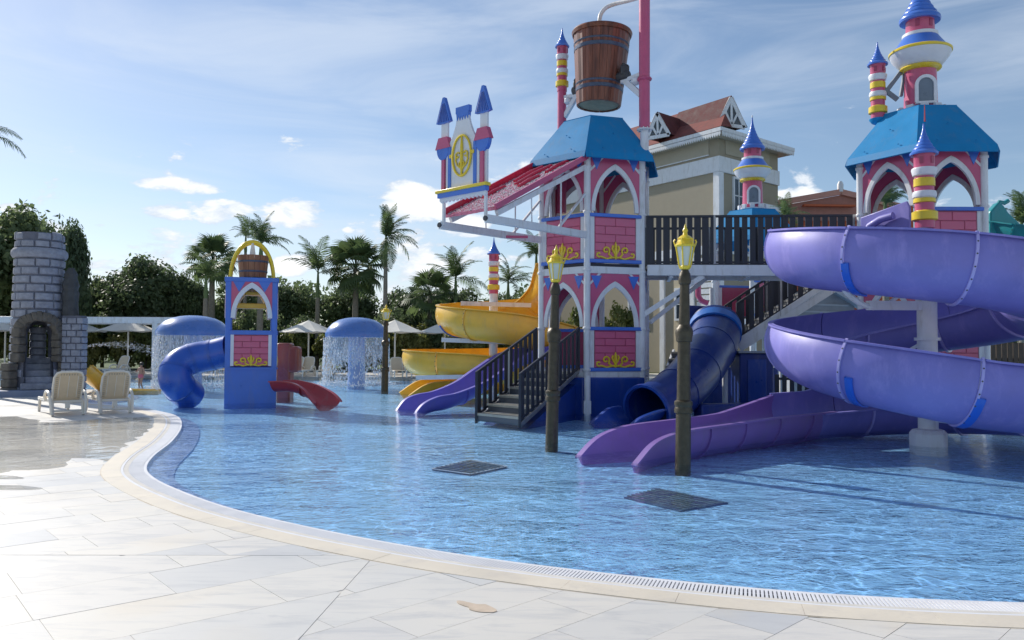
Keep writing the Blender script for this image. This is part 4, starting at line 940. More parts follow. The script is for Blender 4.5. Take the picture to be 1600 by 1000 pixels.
mb = MB(); vs = [(fa.x, fa.y + .1, -.3), (fb.x, fb.y + .1, -.3), (fd.x, fd.y, -.3), (fc.x, fc.y, -.3), (fa.x, fa.y + .1, -.26), (fb.x, fb.y + .1, -.26), (fd.x, fd.y, .74), (fc.x, fc.y, .74)]
mb.add(vs, [(3, 2, 1, 0), (4, 5, 6, 7), (0, 1, 5, 4), (1, 2, 6, 5), (2, 3, 7, 6), (3, 0, 4, 7)]); part(mb, 'stair_base', PLB, fs_)
# rear stair up to the bridge
ra_ = P(1152, 535, 21.6); rb_ = P(1290, 446, 21.0)
stairs('rear stair with dark railings climbing to the right under the bridge', None, (ra_.x, ra_.y), (ra_.x, ra_.y + 1.2), (rb_.x, rb_.y), (rb_.x, rb_.y + 1.2), ra_.z, rb_.z, 9, 'stairs of the play towers', under=False, tread=plain('dark_tread', (.12, .12, .12), .6))
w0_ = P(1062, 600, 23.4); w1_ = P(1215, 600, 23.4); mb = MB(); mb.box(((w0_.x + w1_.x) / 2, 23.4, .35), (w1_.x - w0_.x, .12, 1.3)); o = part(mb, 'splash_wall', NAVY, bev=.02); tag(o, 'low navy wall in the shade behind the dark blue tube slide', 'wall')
mb = MB(); mb.bar(V((ra_.x, ra_.y - .06, ra_.z - .1)), V((rb_.x + .5, rb_.y - .06, rb_.z + .2)), .05, .34); o = part(mb, 'stair_skirt', WHITE); tag(o, 'white sloping skirt board along the rear stair', 'board')
# inner stair with brown railing between tower and blue tube
ia = P(1030, 600, 20.6); ib = P(1058, 500, 23.5)
stairs('short inner stair with dark brown railing beside the blue tube slide', None, (ia.x - .1, ia.y), (ia.x + .6, ia.y), (ib.x - .1, ib.y), (ib.x + .6, ib.y), .3, 1.45, 6, 'stairs of the play towers', mat=plain('dark_brown_board', (.04, .03, .028), .5), rl=(0, 1))
# platform of blue blocks to the right of the tube
q = P(1182, 600, 20.8)
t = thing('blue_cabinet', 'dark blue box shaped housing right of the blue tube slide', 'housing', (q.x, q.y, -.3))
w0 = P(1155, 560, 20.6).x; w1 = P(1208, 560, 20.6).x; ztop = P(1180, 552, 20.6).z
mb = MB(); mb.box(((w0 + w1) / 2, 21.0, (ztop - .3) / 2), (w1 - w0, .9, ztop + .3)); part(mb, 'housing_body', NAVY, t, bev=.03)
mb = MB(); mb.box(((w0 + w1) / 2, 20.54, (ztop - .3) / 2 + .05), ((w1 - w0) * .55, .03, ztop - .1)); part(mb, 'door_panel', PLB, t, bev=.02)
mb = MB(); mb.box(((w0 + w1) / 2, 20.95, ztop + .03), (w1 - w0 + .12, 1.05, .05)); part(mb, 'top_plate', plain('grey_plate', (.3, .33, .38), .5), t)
# white posts under the bridge structure
gp = 'white supports beneath the bridge'
for x, y0, y1, D, lb in ((1093, 595, 640, 20.5, 'short white support post behind the blue tube slide'), (1113, 450, 600, 23.5, 'tall white post under the farther blue eaves'), (1133, 575, 620, 20.8, 'short white post beside the dark blue housing'), (1222, 430, 640, 22.5, 'white post partly hidden behind the purple slide')):
    a = P(x, y1, D); b = P(x, y0, D); o = part(MB().tube([(a.x, a.y, -.3), (a.x, a.y, b.z)], .075, 12), 'support_post', WHITE); tag(o, lb, 'post', gp)

# ================================================================== SLIDES
def sweep(mb, pts, prof):
    """prof(i,f) -> closed list of (s,u); s to the right of travel"""
    vs = []; fs = []; n = len(pts); m = None
    for i, p in enumerate(pts):
        t = (pts[min(i + 1, n - 1)] - pts[max(i - 1, 0)]).normalized(); s = t.cross(V((0, 0, 1))).normalized(); u = s.cross(t)
        pr = prof(i / (n - 1)); m = len(pr); vs += [p + s * a + u * b for a, b in pr]
    for i in range(n - 1):
        for k in range(m): fs.append((i * m + k, i * m + (k + 1) % m, (i + 1) * m + (k + 1) % m, (i + 1) * m + k))
    for e in (0, (n - 1) * m):
        h = m // 2
        for k in range(h - 1): fs.append((e + k, e + k + 1, e + m - 2 - k, e + m - 1 - k))
    mb.add(vs, fs)
def gut(r, a0, a1, th=.03, lip=.10, n=26):
    """trough: arc from a0 to a1 degrees measured from the bottom, with lips"""
    A = [radians(a0 + (a1 - a0) * i / n) for i in range(n + 1)]
    inner_ = [(r * sin(a), -r * cos(a)) for a in A]; outer_ = [((r + th) * sin(a), -(r + th) * cos(a)) for a in A]
    l0 = (inner_[0][0] - lip, inner_[0][1]); l1 = (inner_[-1][0] + lip, inner_[-1][1])
    return [(l0[0], l0[1] + .012)] + [(x, y + (.012 if i in (0, n) else 0)) for i, (x, y) in enumerate(inner_)] + [(l1[0], l1[1] + .012), (l1[0], l1[1] - .02)] + outer_[::-1] + [(l0[0], l0[1] - .02)]
def flume(label, name, pts, prof, mat, cuts, seam=None, strips=(), group=None, loc=None, stripmat=None):
    """prof(f)->(r,a0,a1). cuts: fractions of length between sections"""
    pts = resample(pts, .09); n = len(pts); t = thing(name, label, 'water slide', tuple(loc or pts[-1]), group)
    cs = [0] + list(cuts) + [1]
    for a, b in zip(cs, cs[1:]):
        i0, i1 = int(a * (n - 1)), int(b * (n - 1)); mb = MB()
        sweep(mb, pts[i0:i1 + 1], lambda f: gut(*prof((i0 + f * (i1 - i0)) / (n - 1)))); sec = part(mb, 'slide_section', mat, t, ang=50)
        if b < 1:
            q = pts[i1 - 1:i1 + 2]; q = [q[1] + (q[0] - q[1]) * .22, q[1] + (q[2] - q[1]) * .22]
            r, a0, a1 = prof(b); mb = MB(); sweep(mb, [q[0], q[1]], lambda f: gut(r + .028, a0, a1, .035, .03)); fl = part(mb, 'joint_flange', seam or mat, sec, ang=50)
            tt = (q[1] - q[0]).normalized(); s_ = tt.cross(V((0, 0, 1))).normalized(); u_ = s_.cross(tt)
            for k in range(6):
                a = radians(30 + (a1 - 45) * k / 5.0); c_ = (q[0] + q[1]) / 2 + (s_ * sin(a) - u_ * cos(a)) * (r + .055) 
                part(MB().tube([c_ - (s_ * sin(a) - u_ * cos(a)) * .01, c_ + (s_ * sin(a) - u_ * cos(a)) * .012], .013, 6), 'bolt', DGREY, sec)
    for f, a0, a1 in strips:
        i = int(f * (n - 1)); tt = (pts[i + 1] - pts[i - 1]).normalized(); r = prof(f)[0]; mb = MB()
        sweep(mb, [pts[i] - tt * .06 + tt * .05, pts[i] + tt * .06 + tt * .05], lambda f_: gut(r + .035, a0, a1, .03, 0, 14)); part(mb, 'blue_strap', stripmat or PSTRIP, t, ang=50)
    return t, pts
# --- the big purple flume
CX, CY, RR_ = 7.0, 13.8, 1.85
kn = [(112, 3.62), (140, 3.50), (180, 3.28), (270, 2.86), (360, 2.42), (450, 2.0), (540, 1.60), (630, 1.04), (720, .74), (790, .58), (848, .46)]
def zk(a): return float(np.interp(a, [k[0] for k in kn], [k[1] for k in kn]))
hp = [V((8.5, 18.3, 4.0)), V((8.2, 17.3, 3.9)), V((7.45, 16.3, 3.78))]
hel = catmull(hp, 8)[:-1] + [V((CX + RR_ * cos(radians(a)), CY + RR_ * sin(radians(a)), zk(a))) for a in range(112, 843, 6)]
# lower run-out, heading left towards the water
a_ = radians(842); e0 = hel[-1]; ro_ = [e0, V((5.3, 14.98, .46))]
hel_i = len(hel); full = hel[:-1] + catmull(ro_, 8)
tot = sum((b - a).length for a, b in zip(full, full[1:])); hl = sum((b - a).length for a, b in zip(hel, hel[1:]))
def Lf(ang): # fraction of length at helix angle
    s = sum((b - a).length for a, b in zip(catmull(hp, 8), catmull(hp, 8)[1:])); s0 = 0
    return (s + 1.35 + radians(ang - 112) * RR_ * 1.012) / tot
fe = hl / tot
def pp_(f):
    if f < fe - .02: return (.62, -84, 124)
    k = min(1, (f - fe + .02) / .02)
    return (.62 - .04 * k, -84, 124 - 10 * k)
flume('huge purple spiral water slide with blue straps and open troughs', 'purple_spiral_slide', full, pp_, PURP,
      [Lf(x) for x in (160, 222, 262, 310, 360, 410, 470, 520, 580, 622, 665, 710, 760, 820)],
      seam=plastic('pale_purple_joint', (.42, .38, .74), .35), strips=[(Lf(222.5), -6, 72), (Lf(580.5), -6, 72), (Lf(622.5), -6, 72)], loc=(CX, CY, -.3))
# run-out of the same purple slide; its shade is mixed into the tint
r2 = [V((5.50, 15.14, .44)), V((4.3, 14.15, .36)), V((3.3, 13.3, .32)), V((2.4, 12.5, .30)), V((2.0, 12.14, .26)), V((1.66, 11.84, .15)), V((1.36, 11.56, -.10))]
flume('run out trough of the purple slide coloured as in shade and ending in the water between two lamp posts', 'run_out_trough', catmull(r2, 8), lambda f: (.58 - .10 * min(1, f * 2.5), -88 - 8 * min(1, f * 3), 114 - 18 * min(1, f * 3)), PURP_SHADE, [.12, .3, .48, .66], loc=(1.1, 11.3, -.3))
# support column
t = thing('slide_column', 'thick white support column of the purple spiral slide', 'column', (6.93, 13.35, -.32))
cxy = (6.93, 13.35)
part(MB().tube([(*cxy, -.3), (*cxy, 3.0)], .155, 24), 'column_shaft', WHITE, t)
part(MB().lathe([(.29, 0), (.29, .50), (.24, .56), (.17, .58)], 8, (*cxy, -.32), a0=pi / 8), 'column_foot', WHITE, t, ang=20, bev=.015)
part(MB().lathe([(.157, 0), (.2, .0), (.2, .05), (.157, .05)], 24, (*cxy, 1.72)), 'column_ring', WHITE, t)
for ang, z in ((-28, 2.62), (-28, 1.02), (200, 2.3), (60, 1.55), (140, 1.2), (150, 2.9)):
    d = V((cos(radians(ang)), sin(radians(ang)), 0)); a = V((*cxy, z)); b = V((*cxy, z)) + d * 1.25 + V((0, 0, -.02)); mb = MB(); mb.bar(a, b, .09, .15); mb.bar(a - V((0, 0, .02)) + V((0, 0, .55)), a.lerp(b, .7), .05)
    cr = [b + V((0, 0, -.03)) - d * .12 + d * .62 * (k / 6) + V((0, 0, .30 * ((k / 6) ** 2))) for k in range(7)]
    mb.tube(cr, .05, 8); part(mb, 'cradle_arm', WHITE, t)
a = P(1462, 652, 12.9); b = P(1640, 676, 12.2); o = part(MB().bar(a, b, .14, .14), 'low_beam', WHITE, bev=.01); tag(o, 'low white beam just above the water right of the white column', 'beam')
a = P(1450, 690, 13.2)
# purple entry panel at the right tower
q0, q1 = rv[5], rv[0]; M, Ln = facetM(q0, q1, 3.7); M = frameM(M.translation + V((0, 0, 0)) - M.to_3x3() @ V((0, 0, 0)) + (M.to_3x3() @ V((0, 0, 1))) * .12, M.to_3x3() @ V((1, 0, 0)), V((0, 0, 1)), M.to_3x3() @ V((0, 0, 1)))
t = thing('slide_entry', 'purple panel with arched hoop at the top of the purple slide', 'slide entry', tuple(M.translation))
mb = MB(); mb.M = M; mb.prism([(-.62, -.1), (-.62, .93), (.55, 1.14), (.62, 1.0), (.62, -.1)], .06, -.03); part(mb, 'entry_panel', PURP, t, bev=.02)
mb = MB(); mb.M = M; mb.tube([(-.48, .1, .12), (-.46, .4, .14), (-.28, .68, .15), (0, .80, .15), (.30, .84, .14)], .085, 12); mb.tube([(.30, .1, .1), (.28, .4, .12), (.0, .62, .12), (-.1, .62, .12)], .06, 10); part(mb, 'entry_hoop', PURP, t)

# --- yellow slide
ypts = [V((1.35, 22.4, 3.95)), V((1.3, 23.6, 3.75)), V((1.2, 25.0, 3.45)), V((.75, 26.3, 3.1)), V((-.1, 27.0, 2.9))]
yc = V((0, 25.4, 0)); 
for a in range(130, 360 + 1, 12): ypts.append(V((yc.x + 1.8 * cos(radians(a)), yc.y + 1.8 * sin(radians(a)), 2.78 - (a - 130) / 360 * 1.35 - max(0, a - 270) / 90 * .28)))
ypts += [V((1.4, 26.9, 1.42)), V((.2, 27.5, 1.26)), V((-1.5, 27.1, 1.22)), V((-2.5, 26.5, 1.21)), V((-2.95, 25.6, 1.20)), V((-2.4, 24.9, 1.14)), V((-1.0, 24.7, 1.06)), V((.5, 25.0, .86)), V((1.2, 26.0, .66)), V((.3, 26.8, .56)), V((-1.4, 26.7, .5)), V((-2.5, 26.4, .46)), V((-3.0, 26.2, .36)), V((-3.5, 26.0, .02))]
yp = catmull(ypts, 5)
def yprof(f): k = min(1, max(0, (f - .5) / .1)); k3 = min(1, max(0, (f - .8) / .08)); k0 = min(1, max(0, (f - .10) / .05)); return (.60 - .07 * k, -86, 90 + 28 * k0 - 28 * k3)
flume('yellow spiral water slide behind the front stair', 'yellow_spiral_slide', yp, yprof, YELS, [.12, .24, .31, .40, .50, .6, .7, .8, .9], seam=plastic('pale_yellow_joint', (.8, .5, .1), .4), strips=[(.275, -10, 60)], loc=(0, 25.4, -.3))
t = thing('slide_column', 'white column rising through the yellow slide below a ringed turret', 'column', (-.55, 23.9, -.32))
c_ = P(771, 500, 24.4); mb = MB().tube([(c_.x, c_.y, -.3), (c_.x, c_.y, P(771, 458, c_.y).z)], .13, 16); part(mb, 'column_shaft', WHITE, t)
mb = MB(); 
for x0, y0, x1, y1 in ((690, 531, 800, 535), (720, 474, 830, 477), (650, 590, 770, 588)): mb.bar(P(x0, y0, 24.2), P(x1, y1, 24.2), .1, .13)
part(mb, 'cradle_arm', WHITE, t)
mini_turret('small ringed turret on the white column of the yellow slide', (c_.x, c_.y, P(771, 459, c_.y).z), P(771, 371, c_.y).z - P(771, 459, c_.y).z, .95)
# --- violet-blue slide left of the stair
vp = catmull([V((1.3, 24.0, 1.7)), V((.2, 23.2, 1.45)), V((-.55, 22.0, 1.02)), V((-1.1, 21.2, .66)), V((-1.7, 20.6, .42)), V((-2.15, 20.25, .34)), V((-2.45, 20.0, .2)), V((-2.65, 19.85, -.06))], 8)
flume('small violet blue water slide emerging left of the front stair', 'violet_slide', vp, lambda f: (.42, -86, 88), VIOB, [.45, .72], loc=(-2.6, 19.9, -.3))

# --- dark blue tube slide
def ring_sweep(mb, pts, r, th=.03, n=28):
    mb2 = MB(); m_ = len(pts); vs = []; fs = []; up = None
    for th_ in (0, th):
        up = V((0, 0, 1)); base_ = len(vs)
        for i, p in enumerate(pts):
            t = (pts[min(i + 1, m_ - 1)] - pts[max(i - 1, 0)]).normalized(); x = t.cross(up).normalized(); u = x.cross(t).normalized(); up = u; R_ = (r(i / (m_ - 1)) if callable(r) else r) - th_
            for k in range(n): a = 2 * pi * k / n; vs.append(p + (x * cos(a) + u * sin(a)) * R_)
    N_ = m_ * n
    for i in range(m_ - 1):
        for k in range(n):
            a, b, c, d = i * n + k, i * n + (k + 1) % n, (i + 1) * n + (k + 1) % n, (i + 1) * n + k; fs.append((a, b, c, d)); fs.append((N_ + d, N_ + c, N_ + b, N_ + a))
    for e, fl in ((0, 0), ((m_ - 1) * n, 1)):
        for k in range(n): a, b = e + k, e + (k + 1) % n; fs.append((a, N_ + a, N_ + b, b) if fl == 0 else (a, b, N_ + b, N_ + a))
    mb.add(vs, fs)
def tube_slide(label, name, pts, r, mat, ncut, seam, loc, seamw=.05):
    pts = resample(pts, .08); n = len(pts); t = thing(name, label, 'water slide', loc)
    for j in range(ncut):
        i0, i1 = int(j * (n - 1) / ncut), int((j + 1) * (n - 1) / ncut); mb = MB(); ring_sweep(mb, pts[i0:i1 + 1], (lambda f: r((i0 + f * (i1 - i0)) / (n - 1))) if callable(r) else r); s = part(mb, 'tube_section', mat, t, ang=50)
        if j: 
            mb = MB(); d = (pts[i0 + 1] - pts[i0]).normalized(); ring_sweep(mb, [pts[i0] - d * seamw, pts[i0] + d * seamw], (r(i0 / (n - 1)) if callable(r) else r) + .012, .03); part(mb, 'joint_flange', seam, s, ang=50)
    return t
q = [P(1118, 508, 21.5), P(1116, 530, 21.0), P(1104, 556, 20.2), P(1082, 588, 19.3), P(1050, 618, 18.4), P(1012, 640, 17.7)]
bt_ = tube_slide('dark blue closed tube slide descending right of the main tower', 'blue_tube_slide', catmull(q, 8), lambda f: .66 - .12 * f, NAVY, 4, NAVY, (q[-1].x, q[-1].y, -.3))
mb = MB(); d_ = (q[1] - q[0]).normalized(); ring_sweep(mb, [q[0] + d_ * .16, q[0] + d_ * .30, q[0] + d_ * .42], .695, .06); part(mb, 'bright_collar', MIDB, bt_)
mb = MB(); ring_sweep(mb, [q[-1] + (q[-1] - q[-2]).normalized() * .0, q[-1] + (q[-1] - q[-2]).normalized() * .09], .60, .06); part(mb, 'mouth_rim', PLB, bt_)
a, b = P(1076, 477, 21.6), P(1143, 480, 21.6); mb = MB(); z_ = P(1100, 520, 21.6).z - .2
mb.add([a + V((.0, 0, 0)), b, V((b.x - .1, b.y, z_)), V((a.x + .0, a.y, z_)), a + V((0, .6, 0)), b + V((0, .6, 0)), V((b.x - .1, b.y + .6, z_)), V((a.x, a.y + .6, z_))], [(3, 2, 1, 0), (4, 5, 6, 7), (0, 1, 5, 4), (1, 2, 6, 5), (2, 3, 7, 6), (3, 0, 4, 7)]); part(mb, 'entry_hood', NAVY, bt_, bev=.02)
ol = catmull([P(1005, 652, 17.7), P(980, 664, 17.1), P(945, 668, 16.7)], 6); ol = [V((p.x, p.y, .42 - .46 * (i / len(ol)) ** 3)) for i, p in enumerate(ol)]
flume('low blue landing trough where the dark tube slide ends', 'landing_trough', ol, lambda f: (.56, -72, 72), PLB, [], loc=(ol[-1].x, ol[-1].y, -.3))
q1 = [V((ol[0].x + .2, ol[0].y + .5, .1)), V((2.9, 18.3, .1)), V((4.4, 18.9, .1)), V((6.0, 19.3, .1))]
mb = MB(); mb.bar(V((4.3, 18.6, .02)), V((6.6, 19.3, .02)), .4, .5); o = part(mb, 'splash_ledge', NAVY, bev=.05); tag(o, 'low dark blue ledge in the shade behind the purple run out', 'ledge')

# --- teal slide at right edge
tp = catmull([P(1552, 352, 20), P(1580, 352, 19.6), P(1610, 358, 19.2), P(1660, 375, 18.8)], 6)
tt_ = flume('teal water slide rising behind the purple slide at the right edge', 'teal_slide', tp, lambda f: (.5, -84, 95), TEAL, [.5], loc=(tp[0].x, tp[0].y, 3))[0]
q = P(1562, 345, 19.6); mb = MB(); M = frameM(q, V((1, 0, 0)), V((0, 0, 1)), V((0, -1, 0))); mb.M = M
mb.prism([(-.32, -.6), (-.32, .2), (-.1, .45), (.02, .36), (.14, .18), (.42, -.1), (.7, -.22), (.7, -.6)], .25, -.1); part(mb, 'teal_fin', TEAL, tt_, bev=.04)
mb = MB(); mb.M = M; mb.tube([(-.05, .36, 0), (.0, .47, 0), (.12, .44, 0), (.22, .50, 0)], .055, 8); part(mb, 'teal_hook', TEAL, tt_)
# timber fence behind at the right edge
a = P(1552, 578, 21.5); b = P(1640, 580, 21.5)
t = thing('timber_fence', 'dark brown upright board fence behind the purple slide loops at right', 'fence', (a.x, a.y, -.3))
for i in range(11):
    p = a.lerp(b, i / 10); mb = MB(); mb.box((p.x, p.y, .8), (.13, .03, 1.9)); part(mb, 'board', plain('brown_board', (.09, .06, .04), .7, .25, 6), t)
mb = MB(); mb.bar(V((a.x, a.y + .04, 1.3)), V((b.x, b.y + .04, 1.3)), .05, .09); part(mb, 'fence_rail', SLAT, t)
a = P(1214, 600, 19.0); b = P(1310, 616, 18.4); t = thing('timber_fence', 'low dark board fence below the purple slide beside the dark blue housing', 'fence', (a.x, a.y, -.3))
for i in range(9):
    p = a.lerp(b, i / 8); mb = MB(); mb.box((p.x, p.y, .3), (.10, .03, 1.3)); part(mb, 'board', SLAT, t)
mb = MB(); mb.bar(V((a.x, a.y + .04, .85)), V((b.x, b.y + .04, .85)), .05, .06); part(mb, 'fence_rail', SLAT, t)

# ================================================================== LAMP POSTS
def lamp():
    t = thing('lamp_post', 'x', 'lamp post', (0, 0, 0), 'bronze lamp posts with yellow lanterns standing in the pool')
    part(MB().lathe([(.115, -.32), (.112, .0), (.108, .66), (.105, .68)], 20), 'base_shaft', BRONZE, t)
    part(MB().lathe([(.105, .66), (.13, .67), (.135, .71), (.12, .75), (.135, .78), (.13, .82), (.10, .84)], 20), 'lower_ring', BRONZE, t)
    part(MB().lathe([(.10, .83), (.092, 1.62), (.09, 1.64)], 20), 'middle_shaft', BRONZE, t)
    part(MB().lathe([(.09, 1.60), (.115, 1.61), (.12, 1.66), (.13, 1.72), (.12, 1.78), (.10, 1.80), (.08, 1.83)], 20), 'middle_ring', BRONZE, t)
    part(MB().lathe([(.082, 1.80), (.07, 2.26), (.068, 2.36)], 20), 'upper_shaft', BRONZE, t)
    part(MB().lathe([(.068, 2.36), (.085, 2.37), (.095, 2.42), (.08, 2.50), (.05, 2.56), (.045, 2.60)], 20), 'neck_ring', BRONZE, t)
    ln = part(MB().lathe([(.045, 2.555), (.08, 2.57), (.09, 2.60), (.085, 2.61)], 6), 'lantern_base', YEL, t, ang=20)
    part(MB().lathe([(.075, 2.60), (.125, 2.86)], 6), 'lantern_glass', LAMPG, t, ang=20)
    for k in range(6):
        a = pi / 3 * k; part(MB().bar((.082 * cos(a), .082 * sin(a), 2.595), (.135 * cos(a), .135 * sin(a), 2.87), .018), 'lantern_bar', YEL, ln)
    part(MB().lathe([(.15, 2.86), (.16, 2.88), (.13, 2.91), (.10, 2.95), (.115, 2.97), (.08, 3.0), (.04, 3.02), (.03, 3.05), (.042, 3.08), (.02, 3.12), (.004, 3.17)], 12), 'lantern_cap', YEL, t, ang=30)
    mb = MB()
    for k in range(6):
        a = pi / 3 * k; part(MB().tube([(.145 * cos(a), .145 * sin(a), 2.88), (.165 * cos(a), .165 * sin(a), 2.93), (.15 * cos(a), .15 * sin(a), 2.96)], .012, 5), 'crown_tip', YEL, t)
    return t
LP = lamp()
for x, y, lb, rx in ((1067, 733, 'bronze lamp post nearest the camera in front of the purple run out', .012), (862, 698, 'bronze lamp post in front of the front stair railing', .020), (601, 612, 'distant bronze lamp post beside the right mushroom fountain', .008)):
    g = G(x, y, -.09); o = place(LP, (g.x, g.y, -.02), random.uniform(0, 1), lb); o.rotation_euler = (0, rx, 0); o.scale = (.95, .95, 1.05)
    if y < 620: o.scale = (1.15, 1.15, .98)

# ================================================================== SMALL BUCKET TOWER
g = G(391, 629); TX, TY = P(391, 632, g.y + .66).x, g.y + .66; HW = .665
t = thing('bucket_tower', 'small square blue play tower topped by a wooden bucket', 'play tower', (TX, TY, -.32)); ty0 = TY - HW; t.rotation_euler = (0, 0, radians(18))
zt = P(391, 434, ty0).z; zsill = P(391, 560, ty0).z; zpb = P(391, 572 + 0, ty0).z
for sx in (-1, 1):
    for sy in (-1, 1): part(MB().box((TX + sx * (HW - .06), TY + sy * (HW - .06), (zt - .3) / 2), (.15, .15, zt + .3)), 'corner_post', BLUE, t, bev=.015)
z1 = P(391, 575, ty0).z; z0 = P(391, 573 + 0, ty0).z; zl = P(391, 576, ty0).z
def face(fr):   # matrices for the four sides
    return [facetM((TX - HW, TY - HW), (TX + HW, TY - HW), 0)[0], facetM((TX + HW, TY - HW), (TX + HW, TY + HW), 0)[0], facetM((TX + HW, TY + HW), (TX - HW, TY + HW), 0)[0], facetM((TX - HW, TY + HW), (TX - HW, TY - HW), 0)[0]]
zp0 = P(391, 575, ty0).z; zb1 = P(391, 573, ty0).z
zbrT = P(391, 523, ty0).z; zbrB = P(391, 572, ty0).z
for i, M in enumerate(face(0)):
    mb = MB(); mb.M = M; mb.box((0, zt - .05, .0), (2 * HW + .04, .12, .1)); part(mb, 'top_beam', BLUE, t, bev=.012)
    W_ = 2 * HW - .26
    mb = MB(); mb.M = M; H_ = zt - .1 - P(391, 497, ty0).z; y_ = zt - .1 - H_
    M2 = M @ Matrix.Translation((0, y_, .0)); mb = MB(); mb.M = M2; arch_piece(mb, W_ + (.1 if i % 2 else 0), H_, .45, H_ * .84, .0, .03, -.01); p = part(mb, 'arch_panel', PINK, t)
    mb = MB(); mb.M = M2; arch_band(mb, .43, H_ * .82, 0, .115, .06, -.02); part(mb, 'arch_frame', CLOUDW, p, bev=.006)
    for s in (-1, 1):
        mb = MB(); mb.M = M2; c = s * (W_ / 2 - .2); mb.prism([(c - .16, H_ - .01), (c, H_ - .30), (c + .16, H_ - .01)], .012, .022); part(mb, 'pennant', BLUE, p)
    if i != 3:
        hb_ = zbrT - zbrB; M3 = M @ Matrix.Translation((0, zbrB, 0)); mb = MB(); mb.M = M3; mb.strip([(-W_ / 2, 0), (W_ / 2, 0)], [(-W_ / 2, hb_), (W_ / 2, hb_)], .03, -.03); p = part(mb, 'brick_panel', PINKD, t)
        brick_wall(p, M3, W_ - .14, hb_ - .02, 5, .001); mb = MB(); mb.M = M3; scroll(mb, W_ * .86, hb_ * .36, .03, .022); part(mb, 'scroll_ornament', YEL, p)
        for s in (-1, 1): mb = MB(); mb.M = M3; mb.box((s * (W_ / 2 - .04), hb_ / 2, .01), (.085, hb_, .05)); part(mb, 'panel_side', CLOUDW, t)
        mb = MB(); mb.M = M; mb.box((0, zbrT + .06, .01), (2 * HW - .2, .12, .07)); part(mb, 'rail', BLUE, t, bev=.01)
        mb = MB(); mb.M = M; mb.box((0, (zbrB - .34) / 2, -.01), (2 * HW - .2, zbrB + .28, .05)); part(mb, 'lower_panel', BLUE, t, bev=.008)
        mb = MB(); mb.M = M; mb.box((0, zbrB - .07, .03), (2 * HW - .12, .05, .04)); part(mb, 'rail', BLUE, t)
mb = MB(); mb.box((TX, TY, zbrB - .1), (2 * HW - .1, 2 * HW - .1, .06)); part(mb, 'tower_floor', BLUE, t)
mb = MB(); mb.box((TX, TY, zt - .08), (2 * HW - .12, 2 * HW - .12, .05)); part(mb, 'top_plate', BLUE, t)
ydk = P(391, 478, TY).z
mb = MB(); mb.box((TX, TY + .2, ydk), (1.1, .6, .14)); mb.box((TX, TY + .2, ydk + .36), (1.1, .6, .10)); part(mb, 'yellow_beam', YELS, t, bev=.02)
for sy in (-.35, .35):
    hp_ = P(391, 379, TY).z - zt; mb = MB(); mb.tube([(TX - .58 * cos(a), TY + sy * (1 - .3 * sin(a)), zt + hp_ * sin(a)) for a in [pi * k / 20 for k in range(21)]], .045, 10); part(mb, 'yellow_hoop', YEL, t)
part(MB().lathe([(.09, 0), (.05, .3), (.01, .42)], 12, (TX, TY, P(391, 401, TY).z)), 'white_nozzle', CLOUDW, t)
sb = thing('small_bucket', 'small wooden staved bucket beneath yellow hoops on the blue tower', 'bucket', (TX + .02, TY, zt)); z0_ = P(391, 434, TY).z; hb_ = P(391, 400, TY).z - z0_
TM2 = Matrix.Translation((TX + .02, TY, z0_))
for i in range(16):
    a0 = 2 * pi * i / 16 + .01; a1 = 2 * pi * (i + 1) / 16 - .01; mb = MB(); mb.M = TM2; vs = []
    for z, r in ((0, .37), (hb_, .43)):
        for a, rr in ((a0, r), (a1, r), (a1, r - .04), (a0, r - .04)): vs.append((rr * cos(a), rr * sin(a), z))
    mb.add(vs, [(0, 1, 5, 4), (1, 2, 6, 5), (2, 3, 7, 6), (3, 0, 4, 7), (3, 2, 1, 0), (4, 5, 6, 7)]); part(mb, 'stave', WOODL, sb)
for z in (.14, .42): ring(z, .05, lambda z: .37 + .06 * z / hb_, HOOP, 'hoop', sb, TM2, .012)
part(MB().lathe([(.01, .05), (.33, .05), (.33, .08)], 20, (TX + .02, TY, z0_)), 'bucket_bottom', BBOT, sb)
# blue tube slide of the small tower
q = [P(358, 548, 22.4), P(330, 555, 22.4), P(303, 560, 22.3), P(281, 570, 22.1), P(273, 588, 21.9), P(280, 604, 22.0), P(297, 618, 22.5)]
tube_slide('blue curved tube slide on the left side of the small blue tower', 'curved_tube_slide', catmull(q, 7), lambda f: .43, plastic('mid_blue_tube', (.03, .11, .48), .3), 5, plastic('tube_joint', (.03, .10, .42)), (q[-1].x, q[-1].y, -.3), .035)
# red slide
q = [P(432, 590, 22.0), P(455, 590, 21.9), P(480, 596, 21.8), P(500, 608, 21.6), P(514, 624, 21.3)]
flume('dark red curved slide on the right side of the small blue tower', 'red_slide', catmull(q, 7), lambda f: (.36, -75, 75), RED, [.5], loc=(q[-1].x, q[-1].y, -.3))
a = P(446, 566, 24.5); t = thing('orange_play_block', 'orange red play block behind the small blue tower', 'play block', (a.x, a.y, -.3)); zz = P(448, 536, 24.5).z
mb = MB(); mb.box((a.x, a.y, (zz - .3) / 2), (.42, .5, zz + .3)); part(mb, 'block_body', TERR, t, bev=.06); mb = MB(); mb.box((a.x + .28, a.y, zz - .5), (.34, .5, .8)); part(mb, 'block_side', TERR, t, bev=.08)

